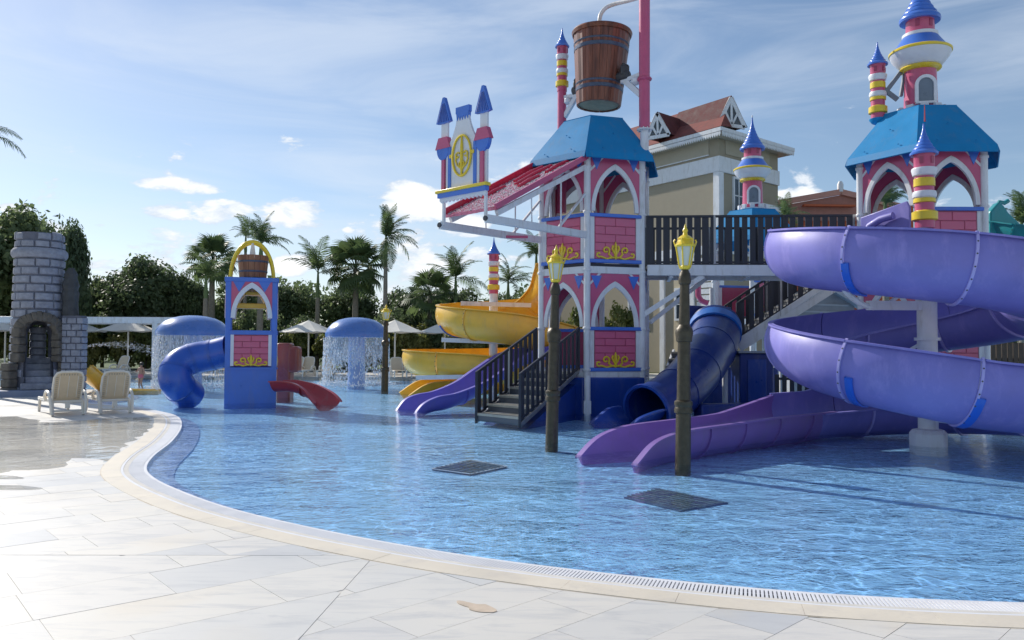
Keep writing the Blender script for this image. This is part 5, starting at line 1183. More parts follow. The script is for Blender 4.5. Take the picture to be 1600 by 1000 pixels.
# ================================================================== MUSHROOM FOUNTAINS
def mushroom(x0, x1, ytop, yrim, D, lb, lc):
    a, b = P(x0, yrim, D), P(x1, yrim, D); c = (a + b) / 2; R_ = (b.x - a.x) / 2; hz = P((x0 + x1) / 2, ytop, D).z - a.z
    t = thing('mushroom_fountain', lb, 'fountain', (c.x, c.y, -.32), 'blue mushroom fountains')
    part(MB().lathe([(R_ * .97, -.16), (R_, -.12), (R_, 0.0), (R_ * .98, .06), (R_ * .91, hz * .34), (R_ * .77, hz * .62), (R_ * .58, hz * .83), (R_ * .36, hz * .95), (R_ * .16, hz * .995), (.05, hz)], 40, (c.x, c.y, a.z)), 'fountain_cap', plastic('mushroom_blue', (.09, .20, .52), .25), t)
    part(MB().lathe([(.36, 0), (.34, .5), (.33, a.z + .2)], 24, (c.x, c.y, -.32)), 'fountain_stem', plastic('stem_blue', (.30, .42, .70), .35), t)
    rr = random.Random(int(x0)); 
    mb = MB(); n = 64; hs = 1.9; vs = []; 
    for j in range(2):
        for k in range(n):
            an = 2 * pi * k / n; r_ = R_ * .985 + (.04 * j); vs.append((c.x + r_ * cos(an), c.y + r_ * sin(an), a.z - .1 - j * (hs * rr.uniform(.35, .7) if j else 0)))
    mb.add(vs, [(k, (k + 1) % n, n + (k + 1) % n, n + k) for k in range(n)]); o = part(mb, 'water_sheet', SHEETM, rec=False); o.name = 'water_curtain'; tag(o, lc + ', unbroken upper sheet', 'falling water', None, 'stuff')
    mb = MB()
    for i in range(2600):
        an = rr.uniform(0, 2 * pi); f = rr.random() ** .8; z = a.z - .2 - f * (a.z - .15); r_ = R_ * 1.0 + .05 + rr.uniform(-.05, .06) * f; s = rr.uniform(.006, .017); h = s * rr.uniform(1.6, 6.5)
        p = V((c.x + r_ * cos(an), c.y + r_ * sin(an), z)); mb.add([p + V((s, 0, 0)), p + V((0, s, 0)), p + V((-s, 0, 0)), p + V((0, -s, 0)), p + V((0, 0, h)), p - V((0, 0, h))], [(0, 1, 4), (1, 2, 4), (2, 3, 4), (3, 0, 4), (1, 0, 5), (2, 1, 5), (3, 2, 5), (0, 3, 5)])
    for i in range(700):  # splash ring
        an = rr.uniform(0, 2 * pi); r_ = R_ + rr.gauss(0.05, .16); s = rr.uniform(.01, .035); p = V((c.x + r_ * cos(an), c.y + r_ * sin(an), abs(rr.gauss(0, .06))))
        mb.add([p + V((s, 0, 0)), p + V((0, s, 0)), p + V((-s, 0, 0)), p + V((0, -s, 0)), p + V((0, 0, s)), p - V((0, 0, s))], [(0, 1, 4), (1, 2, 4), (2, 3, 4), (3, 0, 4), (1, 0, 5), (2, 1, 5), (3, 2, 5), (0, 3, 5)])
    o = part(mb, 'falling_drops', DROPM, rec=False, ang=180); tag(o, lc + ', falling drops and splash', 'falling water', None, 'stuff')
mushroom(247, 357, 493, 518, 29.5, 'blue mushroom fountain left of the small blue tower', 'water curtain of the left mushroom fountain')
mushroom(509, 606, 496, 521, 32, 'blue mushroom fountain right of the small blue tower', 'water curtain of the right mushroom fountain')
# ================================================================== STONE TOWER
g = G(56, 619); SX, SY = P(57, 619, g.y + .8).x, g.y + .8; R0 = .715
st = thing('stone_tower', 'round grey faux stone castle tower with arched doorway', 'tower', (SX, SY, 0))
ztop = P(56, 366, SY - .8).z; zc1 = P(56, 400, SY - .8).z
toC = atan2(-SY, -SX)     # direction towards the camera
def rad(z): return R0 * (1.06 - .15 * z / ztop)
door_h = P(56, 500, SY - .8).z; dw = .40
def indoor(a, z, m=0.0):
    for cc in (toC + .04, toC + pi):
        da = (a - cc + pi) % (2 * pi) - pi; u = da * R0
        if cc != toC + .04: hh, w = door_h - .12, .36
        else: hh, w = door_h, dw
        w += m
        if z < hh - w: 
            if abs(u) < w: return True
        elif hypot(u, z - (hh - w)) < w: return True
    return False
mb = MB(); na = 96; nz_ = 64; dz = (ztop - .25) / nz_; vs = {}; 
def sv(i, j, r): 
    a = 2 * pi * i / na; z = j * dz; return (SX + (rad(z) - r) * cos(a), SY + (rad(z) - r) * sin(a), z)
for j in range(nz_):
    for i in range(na):
        if indoor(2 * pi * (i + .5) / na, (j + .5) * dz, .02): continue
        mb.add([sv(i, j, .03), sv(i + 1, j, .03), sv(i + 1, j + 1, .03), sv(i, j + 1, .03)], [(0, 1, 2, 3)]); mb.add([sv(i, j, .16), sv(i + 1, j, .16), sv(i + 1, j + 1, .16), sv(i, j + 1, .16)], [(3, 2, 1, 0)])
part(mb, 'joint_core', MORT, st, rec=False)
def stone(a0, a1, z0, z1, proud=.035, mat=STONE, nm='stone', par=st, seg=4, rf=rad, c=None):
    c = c or (SX, SY); vs = []; g_ = .012; gz = .012; r_ = random.Random(int(a0 * 1000 + z0 * 77)); pr = proud * r_.uniform(.7, 1.25)
    for (z, q, ins) in ((z0 + gz, -.03, 0), (z0 + gz + .03, pr, .02), (z1 - gz - .03, pr, .02), (z1 - gz, -.03, 0)):
        for k in range(seg + 1):
            e = ins / R0; a = a0 + g_ / R0 + e + (a1 - a0 - 2 * g_ / R0 - 2 * e) * k / seg; rr = rf(z) + q + (r_.uniform(-.006, .006) if q > 0 else 0)
            if q > 0 and k in (0, seg): rr -= .012
            vs.append((c[0] + rr * cos(a), c[1] + rr * sin(a), z))
    m_ = seg + 1; fs = []
    for j in range(3):
        for k in range(seg): fs.append((j * m_ + k, j * m_ + k + 1, (j + 1) * m_ + k + 1, (j + 1) * m_ + k))
    fs.append(tuple(j * m_ for j in (3, 2, 1, 0))); fs.append(tuple(j * m_ + seg for j in range(4)))
    mb = MB(); mb.add(vs, fs); return part(mb, nm, mat, par, ang=50)
rr = random.Random(11); rh = .262; z = .02; row = 0; zring = zc1
while z < zring - .1:
    a = toC - pi + rr.uniform(0, .4)
    end = a + 2 * pi
    while a < end - .05:
        w = rr.choice((.42, .54, .62)) / R0; b = min(a + w, end)
        if end - b < .15: b = end
        am = (a + b) / 2; zm = z + rh / 2
        vis = abs((am - toC + pi) % (2 * pi) - pi) < 2.0
        if not (indoor(am, zm, .10) or (indoor(a + .05, zm, .06) and indoor(b - .05, zm, .06))) and vis:
            # shorten stones that run into the doorway
            a_, b_ = a, b
            while indoor(a_, zm, .04) and a_ < b_: a_ += .03
            while indoor(b_, zm, .04) and b_ > a_: b_ -= .03
            if b_ - a_ > .12: stone(a_, b_, z, min(z + rh, zring))
        a = b
    z += rh; row += 1
zr_ = z
part(MB().lathe([(rad(zr_) - .05, 0), (rad(zr_) + .07, .03), (rad(zr_) + .12, .12), (rad(zr_) + .11, .24), (rad(zr_) + .04, .32), (rad(zr_) - .1, .33)], 48, (SX, SY, zr_)), 'parapet_ring', STONE, st)
z = zr_ + .32
for row in range(1):
    a = 0
    for i in range(10): stone(a + i * 2 * pi / 10, a + (i + 1) * 2 * pi / 10, z, z + .24)
z += .24
for i in range(10):
    if i % 3 != 1: stone(.1 + i * 2 * pi / 10, .1 + (i + .95) * 2 * pi / 10, z, z + .24 + (.05 if i % 2 else 0))
part(MB().lathe([(rad(z) - .16, 0), (rad(z) - .02, .0), (rad(z) - .02, .5), (rad(z) - .16, .5)], 32, (SX, SY, zr_ + .3)), 'parapet_core', MORT, st)
# rugged brown stones round the doorway
ca = toC + .04
for i in range(15):
    th = pi * (i + .5) / 15; uu = -(dw + .12) * cos(th); vv = door_h - dw + (dw + .12) * sin(th); a = ca + uu / R0; r_ = rad(vv) + .06
    p = V((SX + r_ * cos(a), SY + r_ * sin(a), vv)); mb = MB(); Rm = Matrix.Rotation(a, 3, 'Z') @ Matrix.Rotation(-(th - pi / 2), 3, 'X')
    q = [V((x_ * .13 * rr.uniform(.8, 1.1), y_ * .075 * rr.uniform(.85, 1.1), z_ * .15 * rr.uniform(.8, 1.1))) for x_ in (-1, 1) for y_ in (-1, 1) for z_ in (-1, 1)]
    mb.add([p + Rm @ v_ for v_ in q], [(0, 1, 3, 2), (4, 6, 7, 5), (0, 4, 5, 1), (2, 3, 7, 6), (0, 2, 6, 4), (1, 5, 7, 3)]); part(mb, 'arch_stone', STONEB, st, bev=.03)
for s in (-1, 1):
    z = 0.0
    while z < door_h - dw:
        h = rr.uniform(.18, .30); uu = s * (dw + .13 + (.16 if z < .9 else 0)); a = ca + uu / R0; r_ = rad(z) + .06 + (.10 if z < .9 else 0); p = V((SX + r_ * cos(a), SY + r_ * sin(a), z + h / 2)); Rm = Matrix.Rotation(a, 3, 'Z')
        wv = .15 if z > .9 else .19
        q = [V((x_ * .15 * rr.uniform(.85, 1.1), y_ * wv * rr.uniform(.85, 1.1), z_ * h * .5 * rr.uniform(.9, 1.05))) for x_ in (-1, 1) for y_ in (-1, 1) for z_ in (-1, 1)]
        mb = MB(); mb.add([p + Rm @ v_ for v_ in q], [(0, 1, 3, 2), (4, 6, 7, 5), (0, 4, 5, 1), (2, 3, 7, 6), (0, 2, 6, 4), (1, 5, 7, 3)]); part(mb, 'arch_stone', STONEB, st, bev=.035); z += h
# steps in the doorway, platform, inner pillar
dirc = V((cos(toC), sin(toC), 0)); sd_ = V((-dirc.y, dirc.x, 0))
for i in range(6):
    c = V((SX, SY, 0)) + dirc * (.85 - i * .27) + V((0, 0, .09 + i * .19)); Rm = Matrix.Rotation(toC, 3, 'Z'); mb = MB(); mb.box(c, (.34, .86, .2), Rm); part(mb, 'stone_step', STONE, st, bev=.02)
mb = MB(); mb.box(V((SX, SY, .06)) + dirc * .55 + sd_ * .0, (1.4, 1.95, .26), Matrix.Rotation(toC, 3, 'Z')); part(mb, 'tower_platform', plain('blue_grey_step', (.20, .24, .33), .6), st, bev=.03)
for k in range(9): 
    mb = MB(); mb.lathe([(.19, 0), (.23, .03), (.23, .19), (.19, .22)], 14, tuple(V((SX, SY, 0)) - dirc * .55 + V((0, 0, .1 + k * .225)))); part(mb, 'inner_pillar_stone', STONE, st)
# low side wall to the right with its own stones
q0 = V((SX, SY, 0)) + sd_ * .0; x0, x1 = P(96, 560, SY - .2).x, P(128, 560, SY - .2).x; zt2 = P(110, 491, SY).z
sw = thing('stone_side_wall', 'low grey faux stone buttress wall on the right of the stone tower', 'wall', ((x0 + x1) / 2, SY, 0))
mb = MB(); mb.box(((x0 + x1) / 2 - .02, SY - .04, (zt2 - .05) / 2), (x1 - x0 - .06, .34, zt2 - .05)); part(mb, 'joint_core', MORT, sw)
def flat_stone(p, w, h, par, d=.06, ax='y'):
    mb = MB(); mb.box(p, (w - .025, d, h - .025) if ax == 'y' else (d, w - .025, h - .025)); part(mb, 'stone', STONE, par, bev=.018)
for r in range(int(zt2 / .2)):
    z = .1 + r * .2; x = x0 - (.14 if r % 2 else 0)
    while x < x1 - .05:
        a, b = max(x, x0), min(x + .30, x1 + .04)
        if b - a > .08: flat_stone(((a + b) / 2, SY - .22, z), b - a, .2, sw)
        x += .30
    for k in range(1): flat_stone((x1 - .02, SY - .05, z), .32, .2, sw, ax='x')
mb = MB().lathe([(.25, 0), (.22, .4), (.25, .7), (.21, .8), (.25, .95), (.18, 1.2), (.20, 1.3), (.08, 1.5)], 9, (P(110, 480, SY).x, SY, zt2 - .05)); part(mb, 'rock_spire', plain('dark_rough_rock', (.06, .065, .07), .8, .3, 5, .8, 12), sw, ang=15)
# yellow slide from the stone tower
q = [P(126, 566, SY + .6), P(140, 578, SY + 1.2), P(158, 592, SY + 2), P(178, 601, SY + 2.6), P(215, 604, SY + 3.0), P(250, 604.5, SY + 3.2)]
flume('small yellow slide leaving the right side of the stone tower', 'yellow_tower_slide', catmull(q, 6), lambda f: (.34, -72, 72), YELS, [.5], loc=(q[-1].x, q[-1].y, -.3))
# jet of water
a, b = P(126, 543, SY + .4), P(200, 527, SY + 3); mb = MB(); r5 = random.Random(5)
for i in range(520):
    f = r5.random(); p = a.lerp(b, f * 1.6) + V((r5.gauss(0, .03 + .10 * f), r5.gauss(0, .05 + .12 * f), -.55 * (f * 1.15) ** 2 + r5.gauss(0, .015 + .08 * f))); s = r5.uniform(.006, .015)
    mb.add([p + V((s, 0, 0)), p + V((0, s, 0)), p + V((-s, 0, 0)), p + V((0, -s, 0)), p + V((0, 0, s)), p - V((0, 0, s))], [(0, 1, 4), (1, 2, 4), (2, 3, 4), (3, 0, 4), (1, 0, 5), (2, 1, 5), (3, 2, 5), (0, 3, 5)])
o = part(mb, 'water_jet', DROPM, rec=False, ang=180); tag(o, 'thin jet of water spraying right from the stone tower', 'falling water', None, 'stuff')

# ================================================================== LOUNGERS
def lounger():
    t = thing('sun_lounger', 'x', 'sun lounger', (0, 0, 0))
    # back faces -Y; hinge at y=0, z=.34 ; the foot end reaches +Y
    bt_, bz = (0, -.30, .92), .34
    M = frameM((0, 0, .34), V((1, 0, 0)), V((0, -.40, .90)).normalized(), V((0, -.9, -.40)).normalized())
    mb = MB(); mb.M = M
    prof = [(-.27, -.02), (-.295, .3), (-.29, .55), (-.24, .66), (-.14, .69), (.14, .69), (.24, .66), (.29, .55), (.295, .3), (.27, -.02)]
    mb.prism(prof, .03, 0); back = part(mb, 'backrest', CREAMP, t, bev=.012)
    mb = MB(); mb.M = M; mb.tube([(x, y, .015) for x, y in prof], .024, 8); part(mb, 'backrest_rim', CREAMW, back)
    mb = MB(); mb.M = M
    for i in range(11):
        for s in (-1, 1): mb.box((s * .235, .06 + i * .05, .034), (.045, .022, .01))
    for i in range(7): mb.box((-.16 + i * .053, .63, .034), (.022, .04, .01))
    part(mb, 'back_perforation', plain('perforation_shadow', (.40, .34, .26), .6), back)['kind'] = 'stuff'
    mb = MB(); mb.M = M
    for s in (-.18, 0, .18): mb.box((s, .33, .036), (.012, .52, .012))
    part(mb, 'back_rib', CREAMW, back)
    for i in range(9): part(MB().box((0, .10 + i * .145, .335), (.54, .125, .022)), 'seat_slat', CREAMP, t)
    for s in (-1, 1):
        part(MB().bar((s * .30, -.12, .31), (s * .30, 1.42, .31), .045, .075), 'side_rail', CREAMW, t, bev=.012)
        part(MB().tube([(s * .30, -.22, .0), (s * .30, -.12, .30)], [.03, .035], 10), 'leg', CREAMW, t); part(MB().tube([(s * .30, 1.35, .0), (s * .30, 1.28, .30)], [.03, .035], 10), 'leg', CREAMW, t)
        part(MB().tube(catmull([(s * .33, -.26, .02), (s * .35, -.22, .30), (s * .36, -.10, .47), (s * .36, .08, .52), (s * .36, .28, .50), (s * .36, .38, .40), (s * .33, .40, .30)], 4), .032, 8), 'armrest', CREAMW, t)
    mb = MB(); mb.tube([(-.30, -.19, .10), (.30, -.19, .10)], .022, 8); mb.tube([(-.28, -.14, .30), (.28, -.14, .30)], .03, 8); mb.box((0, -.14, .22), (.10, .02, .14)); part(mb, 'rear_brace', CREAMW, t)
    return t
LG = lounger()
g = G(106, 650); place(LG, (P(103, 650, g.y + .25).x, g.y + .25, .008), radians(40), 'cream plastic sun lounger near the stone tower, leftmost of the near pair', 'pair of near loungers with their backs to the camera')
g = G(180, 647); place(LG, (P(177, 647, g.y + .25).x, g.y + .25, .008), radians(39), 'cream plastic sun lounger nearest the pool edge, right one of the near pair', 'pair of near loungers with their backs to the camera')
far_spots = [(178, 582), (236, 583), (275, 584), (478, 583), (505, 584), (618, 584), (640, 583), (662, 584), (460, 583), (340, 583), (700, 583), (725, 583)]
ORD = 'first second third fourth fifth sixth seventh eighth ninth tenth eleventh twelfth thirteenth fourteenth fifteenth sixteenth seventeenth eighteenth nineteenth twentieth'.split() + ['twenty ' + w for w in 'first second third fourth fifth'.split()]
far_spots.sort()
for i, (x, y) in enumerate(far_spots):
    g = G(x, y + 5); o = place(LG, (g.x, min(46.5, max(40.6, g.y)), 0.0), radians(160 + 12 * (i % 4)), ORD[i] + ' from the left of the pale sun loungers on the far terrace', 'distant sun loungers on the far terrace')

# ================================================================== PARASOLS AND PERGOLA
def parasol():
    t = thing('parasol', 'x', 'parasol', (0, 0, 0), 'cream parasols along the far terrace')
    mb = MB(); n = 8; prof = [(.05, 2.92), (.55, 2.72), (1.1, 2.48), (1.62, 2.30)]; vs = []
    for (r, z) in prof:
        for k in range(n * 2):
            rr_ = r * (1 if k % 2 == 0 else .955); zz = z - (0 if k % 2 == 0 else .03 * r); vs.append((rr_ * cos(pi * k / n), rr_ * sin(pi * k / n), zz))
    m_ = n * 2; fs = [(j * m_ + k, j * m_ + (k + 1) % m_, (j + 1) * m_ + (k + 1) % m_, (j + 1) * m_ + k) for j in range(3) for k in range(m_)]
    fs.append(tuple(range(m_))); vs2 = vs + [(x, y, z - .02) for x, y, z in vs]; fs2 = fs + [tuple(q + len(vs) for q in f[::-1]) for f in fs]
    mb.add(vs2, fs2); part(mb, 'canopy', CANV, t, rec=False, ang=15)
    mb = MB()
    for k in range(n): a = 2 * pi * k / n; mb.add([(1.6 * cos(a), 1.6 * sin(a), 2.29), (1.53 * cos(a + pi / n), 1.53 * sin(a + pi / n), 2.26), (1.53 * cos(a + pi / n), 1.53 * sin(a + pi / n), 2.12), (1.6 * cos(a), 1.6 * sin(a), 2.14)], [(0, 1, 2, 3)])
    part(MB().tube([(0, 0, 0), (0, 0, 2.95)], .045, 10), 'pole', CREAMW, t); part(MB().lathe([(.32, 0), (.32, .07), (.07, .1)], 16), 'parasol_base', CREAMW, t)
    mb = MB()
    for k in range(n): a = 2 * pi * k / n; mb.bar((.04 * cos(a), .04 * sin(a), 2.84), (1.58 * cos(a), 1.58 * sin(a), 2.27), .025)
    part(mb, 'rib', CREAMW, t); return t
PS = parasol()
for x, D, lb in ((200, 43.5, 'cream parasol between the stone tower and the left mushroom fountain'), (482, 44, 'cream parasol between the small blue tower and the right mushroom fountain'), (617, 42.5, 'cream parasol half hidden behind the right mushroom fountain'), (695, 45, 'cream parasol behind the left end of the yellow slide'), (8, 44, 'cream parasol at the left edge behind the stone tower'), (118, 46, 'cream parasol half hidden behind the stone tower side wall')):
    p = P(x, 540, D); place(PS, (p.x, D, 0), random.uniform(0, .7), lb)
pg = thing('pergola', 'long white pergola beam on square posts behind the left mushroom fountain', 'pergola', (P(120, 540, 41).x, 41, 0))
a, b = P(-40, 503, 41), P(300, 507, 41); zt_ = 2.95
part(MB().bar((a.x, 41, zt_ - .15), (b.x, 41, zt_ - .15), .3, .32), 'beam', WHITE, pg, bev=.02); part(MB().bar((a.x, 43.6, zt_ - .15), (b.x, 43.6, zt_ - .15), .3, .32), 'beam', WHITE, pg, bev=.02)
for x in (-20, 122, 243): p = P(x, 540, 41); part(MB().box((p.x, 41, zt_ / 2 - .15), (.28, .28, zt_ - .3)), 'post', WHITE, pg, bev=.015)
for k in range(14):
    x = a.x + (b.x - a.x) * (k + .5) / 14; part(MB().box((x, 42.3, zt_ - .2), (.08, 2.5, .12)), 'cross_beam', WHITE, pg)

# ================================================================== BUILDINGS
def beam2(mb, a, b, w, h): mb.bar(a, b, w, h)
cn = P(1124, 541, 45.0); dL = V((-.583, .812, 0)); dR = V((.763, .646, 0)).normalized(); cx = V((cn.x, cn.y, 0))
ht = thing('hotel_building', 'beige hotel building with red brown roof behind the bridge', 'building', (cx.x, cx.y, 0)); LL, LR = 16.0, 6.1; Zw = P(1130, 199, 44.0).z - .33
Z = lambda z: V((0, 0, z)); nL = V((-dL.y, dL.x, 0)); nL = nL if nL.y < 0 else -nL; nR = V((dR.y, -dR.x, 0)); nR = nR if nR.y < 0 else -nR
mb = MB(); q = [cx, cx + dR * LR, cx + dR * LR + dL * LL, cx + dL * LL]; mb.prism([(p.x, p.y) for p in q], Zw, 0); part(mb, 'wall', WALLT, ht)
def zpx(y, x=1124, D=45.0): return P(x, y, D).z
zb0, zb1 = zpx(268), zpx(244)
def onwall(name, mat, side, s0, s1, z0, z1, pr, par=ht, **k):
    d, n_ = (dL, nL) if side == 'L' else (dR, nR); a = cx + d * s0 + n_ * pr / 2 + n_ * .003; b = cx + d * s1 + n_ * pr / 2 + n_ * .003
    return part(MB().bar(a + Z((z0 + z1) / 2), b + Z((z0 + z1) / 2), pr, z1 - z0), name, mat, par, **k)
onwall('band', WHITE, 'L', -.12, LL, zb0, zb1, .12); onwall('band', WHITE, 'R', -.12, LR, zb0, zb1, .12)
onwall('band', WHITE, 'L', -.1, LL, 6.9, 7.4, .10); onwall('band', WHITE, 'R', -.1, LR, 6.9, 7.4, .10)
onwall('corner_board', WHITE, 'L', -.10, .32, 0, zb0 - .01, .10); onwall('corner_board', WHITE, 'R', -.10, .32, 0, zb0 - .01, .10)
onwall('frieze_panel', WALLL, 'L', .7, LL - 1, zpx(238), zpx(213), .05); onwall('frieze_panel', WALLL, 'R', .6, LR - 1, zpx(238), zpx(213), .05)
for s0, s1 in ((.7, LL - 1),):
    onwall('panel_trim', WHITE, 'L', s0, s1, zpx(239.5), zpx(238), .07); onwall('panel_trim', WHITE, 'L', s0, s1, zpx(213), zpx(211.5), .07)
def window(side, s, z, w, h, lab=None):
    d, n_ = (dL, nL) if side == 'L' else (dR, nR); o_ = cx + d * s + Z(z); x = d if side == 'R' else -d; M = frameM(o_ + n_ * .01, x, V((0, 0, 1)), n_)
    mb = MB(); mb.M = M; U = [(-w / 2, -h / 2), (w / 2, -h / 2), (w / 2, h / 2), (-w / 2, h / 2), (-w / 2, -h / 2)]; mb.strip([(a * 1.22, b * 1.14) for a, b in U], U, .12, 0); f = part(mb, 'window', WHITE, ht)
    mb = MB(); mb.M = M; mb.prism(U[:4], .03, .01); part(mb, 'pane', WGLASS, f)
    mb = MB(); mb.M = M; mb.box((0, 0, .06), (.07, h, .05)); mb.box((0, h * .0, .061), (w, .06, .05)); part(mb, 'glazing_bar', WHITE, f)
window('R', 1.85, zpx(306, 1165, 46), .95, 1.9); window('R', 1.8, 4.0, 1.3, 1.8); window('R', 4.7, 4.0, 1.0, 1.8)
window('L', 6.5, 3.9, 1.2, 1.8); window('L', 2.6, 4.1, 1.1, 1.7)
# balcony in front of the right facade
a0 = cx + dR * 1.1 + nR * .9; bz = zpx(338, 1150, 45)
mb = MB(); mb.bar(cx + dR * 1.1 + nR * .55 + Z(bz), cx + dR * 5.0 + nR * .55 + Z(bz), 1.1, .2); bl = part(mb, 'balcony', WHITE, ht)
mb = MB(); mb.bar(cx + dR * 1.1 + nR * 1.08 + Z(bz + .5), cx + dR * 5.0 + nR * 1.08 + Z(bz + .5), .08, .85); part(mb, 'balcony_panel', WHITE, bl)
onwall('siding', plain('cream_siding', (.52, .44, .30), .8), 'L', 2.0, 3.4, 0, 6.8, .03)
for k in range(18): onwall('siding_board', WHITE, 'L', .5, 1.6, .3 + k * .36, .36 + .3 + k * .36 - .08, .05)
for s in (1.75, 4.1): onwall('pilaster', WHITE, 'L', s, s + .35, 0, 6.9, .14)
# eaves, fascia and lace
ez = zpx(199, 1130, 44); ov = .7
c0 = cx + nL * ov + nR * ov; eL = cx + dL * (LL + ov) + nL * ov; eR = cx + dR * (LR + ov) + nR * ov; eB = cx + dL * (LL + ov) + dR * (LR + ov)
mb = MB(); mb.prism([(p.x, p.y) for p in (c0, eR, eB, eL)], .12, ez - .32); part(mb, 'soffit', WALLL, ht)
fa_ = part(MB().bar(c0 + Z(ez - .05), eL + Z(ez - .05), .08, .22), 'fascia', WHITE, ht); fb_ = part(MB().bar(c0 + Z(ez - .05), eR + Z(ez - .05), .08, .22), 'fascia', WHITE, ht)
for a_, b_, par in ((c0, eL, fa_), (c0, eR, fb_)):
    mb = MB(); d = (b_ - a_); n = int(d.length / .16); x = d.normalized(); M = frameM(a_ + Z(ez - .2) + (nL if par is fa_ else nR) * .06, x, V((0, 0, 1)), x.cross(V((0, 0, 1)))); mb.M = M
    for k in range(n): mb.prism([(k * .16, 0), (k * .16 + .15, 0), (k * .16 + .15, -.12), (k * .16 + .075, -.27), (k * .16, -.12)], .03)
    o = part(mb, 'lace_trim', WHITE, par, rec=False); o['kind'] = 'stuff'
# roof: two main slopes meeting at a ridge parallel to the left wall
r0 = P(1142, 152, 47.5); 
rz = r0.z; mid = (LR) * .30
rA = c0 + dR * mid + dL * 1.4 + Z(0); rA.z = rz; rB = rA + dL * (LL - 2); 
A1 = c0 + Z(ez + .1); A2 = eL + Z(ez + .1); A3 = eR + Z(ez + .1)
rA = V((r0.x, r0.y, rz)); rB = rA + dL * (LL - 1.5); rC = V((eR.x + dL.x * LL * .5, eR.y + dL.y * LL * .5, ez + .1))
eB3 = eB + Z(ez + .1)
mb = MB(); mb.add([A1, A2, rB, rA], [(3, 2, 1, 0)]); mb.add([A1 - Z(.12), A2 - Z(.12), rB - Z(.12), rA - Z(.12)], [(0, 1, 2, 3)]); rf = part(mb, 'roof', ROOFR, ht, rec=False)
R3 = P(1164, 200, 47.2); R3b = R3 + dL * (LL - 1.5)
mb = MB(); mb.add([R3, R3b, rB, rA], [(0, 1, 2, 3)]); part(mb, 'roof', ROOFR, ht, rec=False); mb = MB(); mb.add([A1, R3, rA], [(0, 1, 2)]); part(mb, 'roof', ROOFR, ht, rec=False)
mb = MB(); mb.add([A2, R3b, rB], [(0, 2, 1)]); part(mb, 'roof', ROOFR, ht, rec=False)
mb = MB(); mb.prism([(p.x, p.y) for p in (c0 + (eR - c0) * .01, eR, eB, eL)], .06, ez - .19); part(mb, 'flat_roof', ROOFR, ht)
def gable(ax, ay, lx, rx, by, D, depth, lab):
    """ornate gablet drawn at pixel apex, base corners; runs back along dL"""
    a = P(ax, ay, D); l = P(lx, by[0], D); r = P(rx, by[1], D); bk_ = V((dL.x, dL.y, 0)) * depth if lab == 'R' else V((dR.x, dR.y, 0)) * depth
    mb = MB(); mb.add([a, l, r], [(0, 1, 2)]); gb = part(mb, 'gable', plain('grey_gable_glass', (.13, .15, .17), .4), ht, rec=False)
    f = V((0, -.08, 0)); mb = MB()
    mb.bar(a + f, l + f, .12, .22); mb.bar(a + f, r + f, .12, .22); mb.bar(l + f, r + f, .12, .2); m_ = (l + r) / 2; mb.bar(a + f, m_ + f, .1, .12); mb.bar(m_ + f, a.lerp(l, .5) + f, .1, .12); mb.bar(m_ + f, a.lerp(r, .5) + f, .1, .12)
    part(mb, 'gable_trim', WHITE, gb)
    mb = MB(); a2 = a + V((0, -.15, .1)); mb.add([a2, l + V((-.15, -.15, 0)), l + bk_, a + bk_ + V((0, 0, .1))], [(0, 1, 2, 3)]); mb.add([a2, r + V((.15, -.15, 0)), r + bk_, a + bk_ + V((0, 0, .1))], [(3, 2, 1, 0)]); part(mb, 'gable_roof', plain('dark_shingle', (.12, .035, .035), .8, .3, 3, .5, 14), gb, rec=False)
gable(1142, 153, 1122, 1163, (194, 200), 45.6, 4, 'R')
gable(1026, 178, 1010, 1045, (217, 211), 47.3, 3.5, 'L')
# orange building at right
ob = thing('orange_building', 'low orange building with salmon roof edge right of the bridge', 'building', (P(1300, 540, 52).x, 52, 0))
x0 = P(1214, 335, 52).x; x1 = P(1420, 335, 52).x; zo = P(1300, 320, 52).z
part(MB().box(((x0 + x1) / 2 + .3, 57, (zo) / 2), (x1 - x0, 10, zo)), 'wall', ORNG, ob)
mb = MB(); p0, p1 = P(1210, 318, 51.6), P(1313, 300, 51.6); mb.bar(p0, p1, .3, .35); mb.bar(p1, P(1420, 326, 51.6), .3, .35); part(mb, 'roof_edge', PNKR, ob)
mb = MB(); mb.add([P(1210, 323, 51.7), P(1313, 305, 51.7), P(1420, 330, 51.7), P(1420, 345, 51.7), P(1210, 345, 51.7)], [(0, 1, 2, 3, 4)]); part(mb, 'pediment', plain('dusty_salmon', (.42, .2, .16), .8), ob, rec=False)
mb = MB(); mb.bar(P(1255, 321, 51.4), P(1335, 322, 51.4), .4, .12); part(mb, 'ledge', ORNG, ob); part(MB().lathe([(.2, 0), (.2, .5), (.1, .7)], 10, tuple(P(1313, 300, 51.6))), 'roof_finial', WHITE, ob)
# small grey gabled hut under the stairs
h0, h1, h2 = P(1238, 470, 24.5), P(1276, 442, 24.5), P(1335, 475, 24.5)
gh = thing('grey_hut', 'small grey gabled hut roof seen behind the purple slide', 'hut', (h1.x, h1.y, 0))
mb = MB(); mb.add([h0, h1, h2, V((h2.x, h2.y, -.2)), V((h0.x, h0.y, -.2))], [(0, 1, 2, 3, 4)]); mb.add([V((h0.x, h0.y, -.2)), V((h0.x, h0.y + 3, -.2)), h0 + V((0, 3, 0)), h0], [(0, 1, 2, 3)]); part(mb, 'hut_wall', plain('grey_siding', (.30, .31, .33), .8), gh, rec=False)
for k in range(5): part(MB().bar(h0.lerp(V((h0.x, h0.y, 0)), .0) + V((.2 + k * .0, -.03, -.1 - k * .22)), h2 + V((-.2, -.03, -.05 - k * .22)), .03, .05), 'siding_line', plain('grey_trim', (.42, .43, .45), .7), gh)
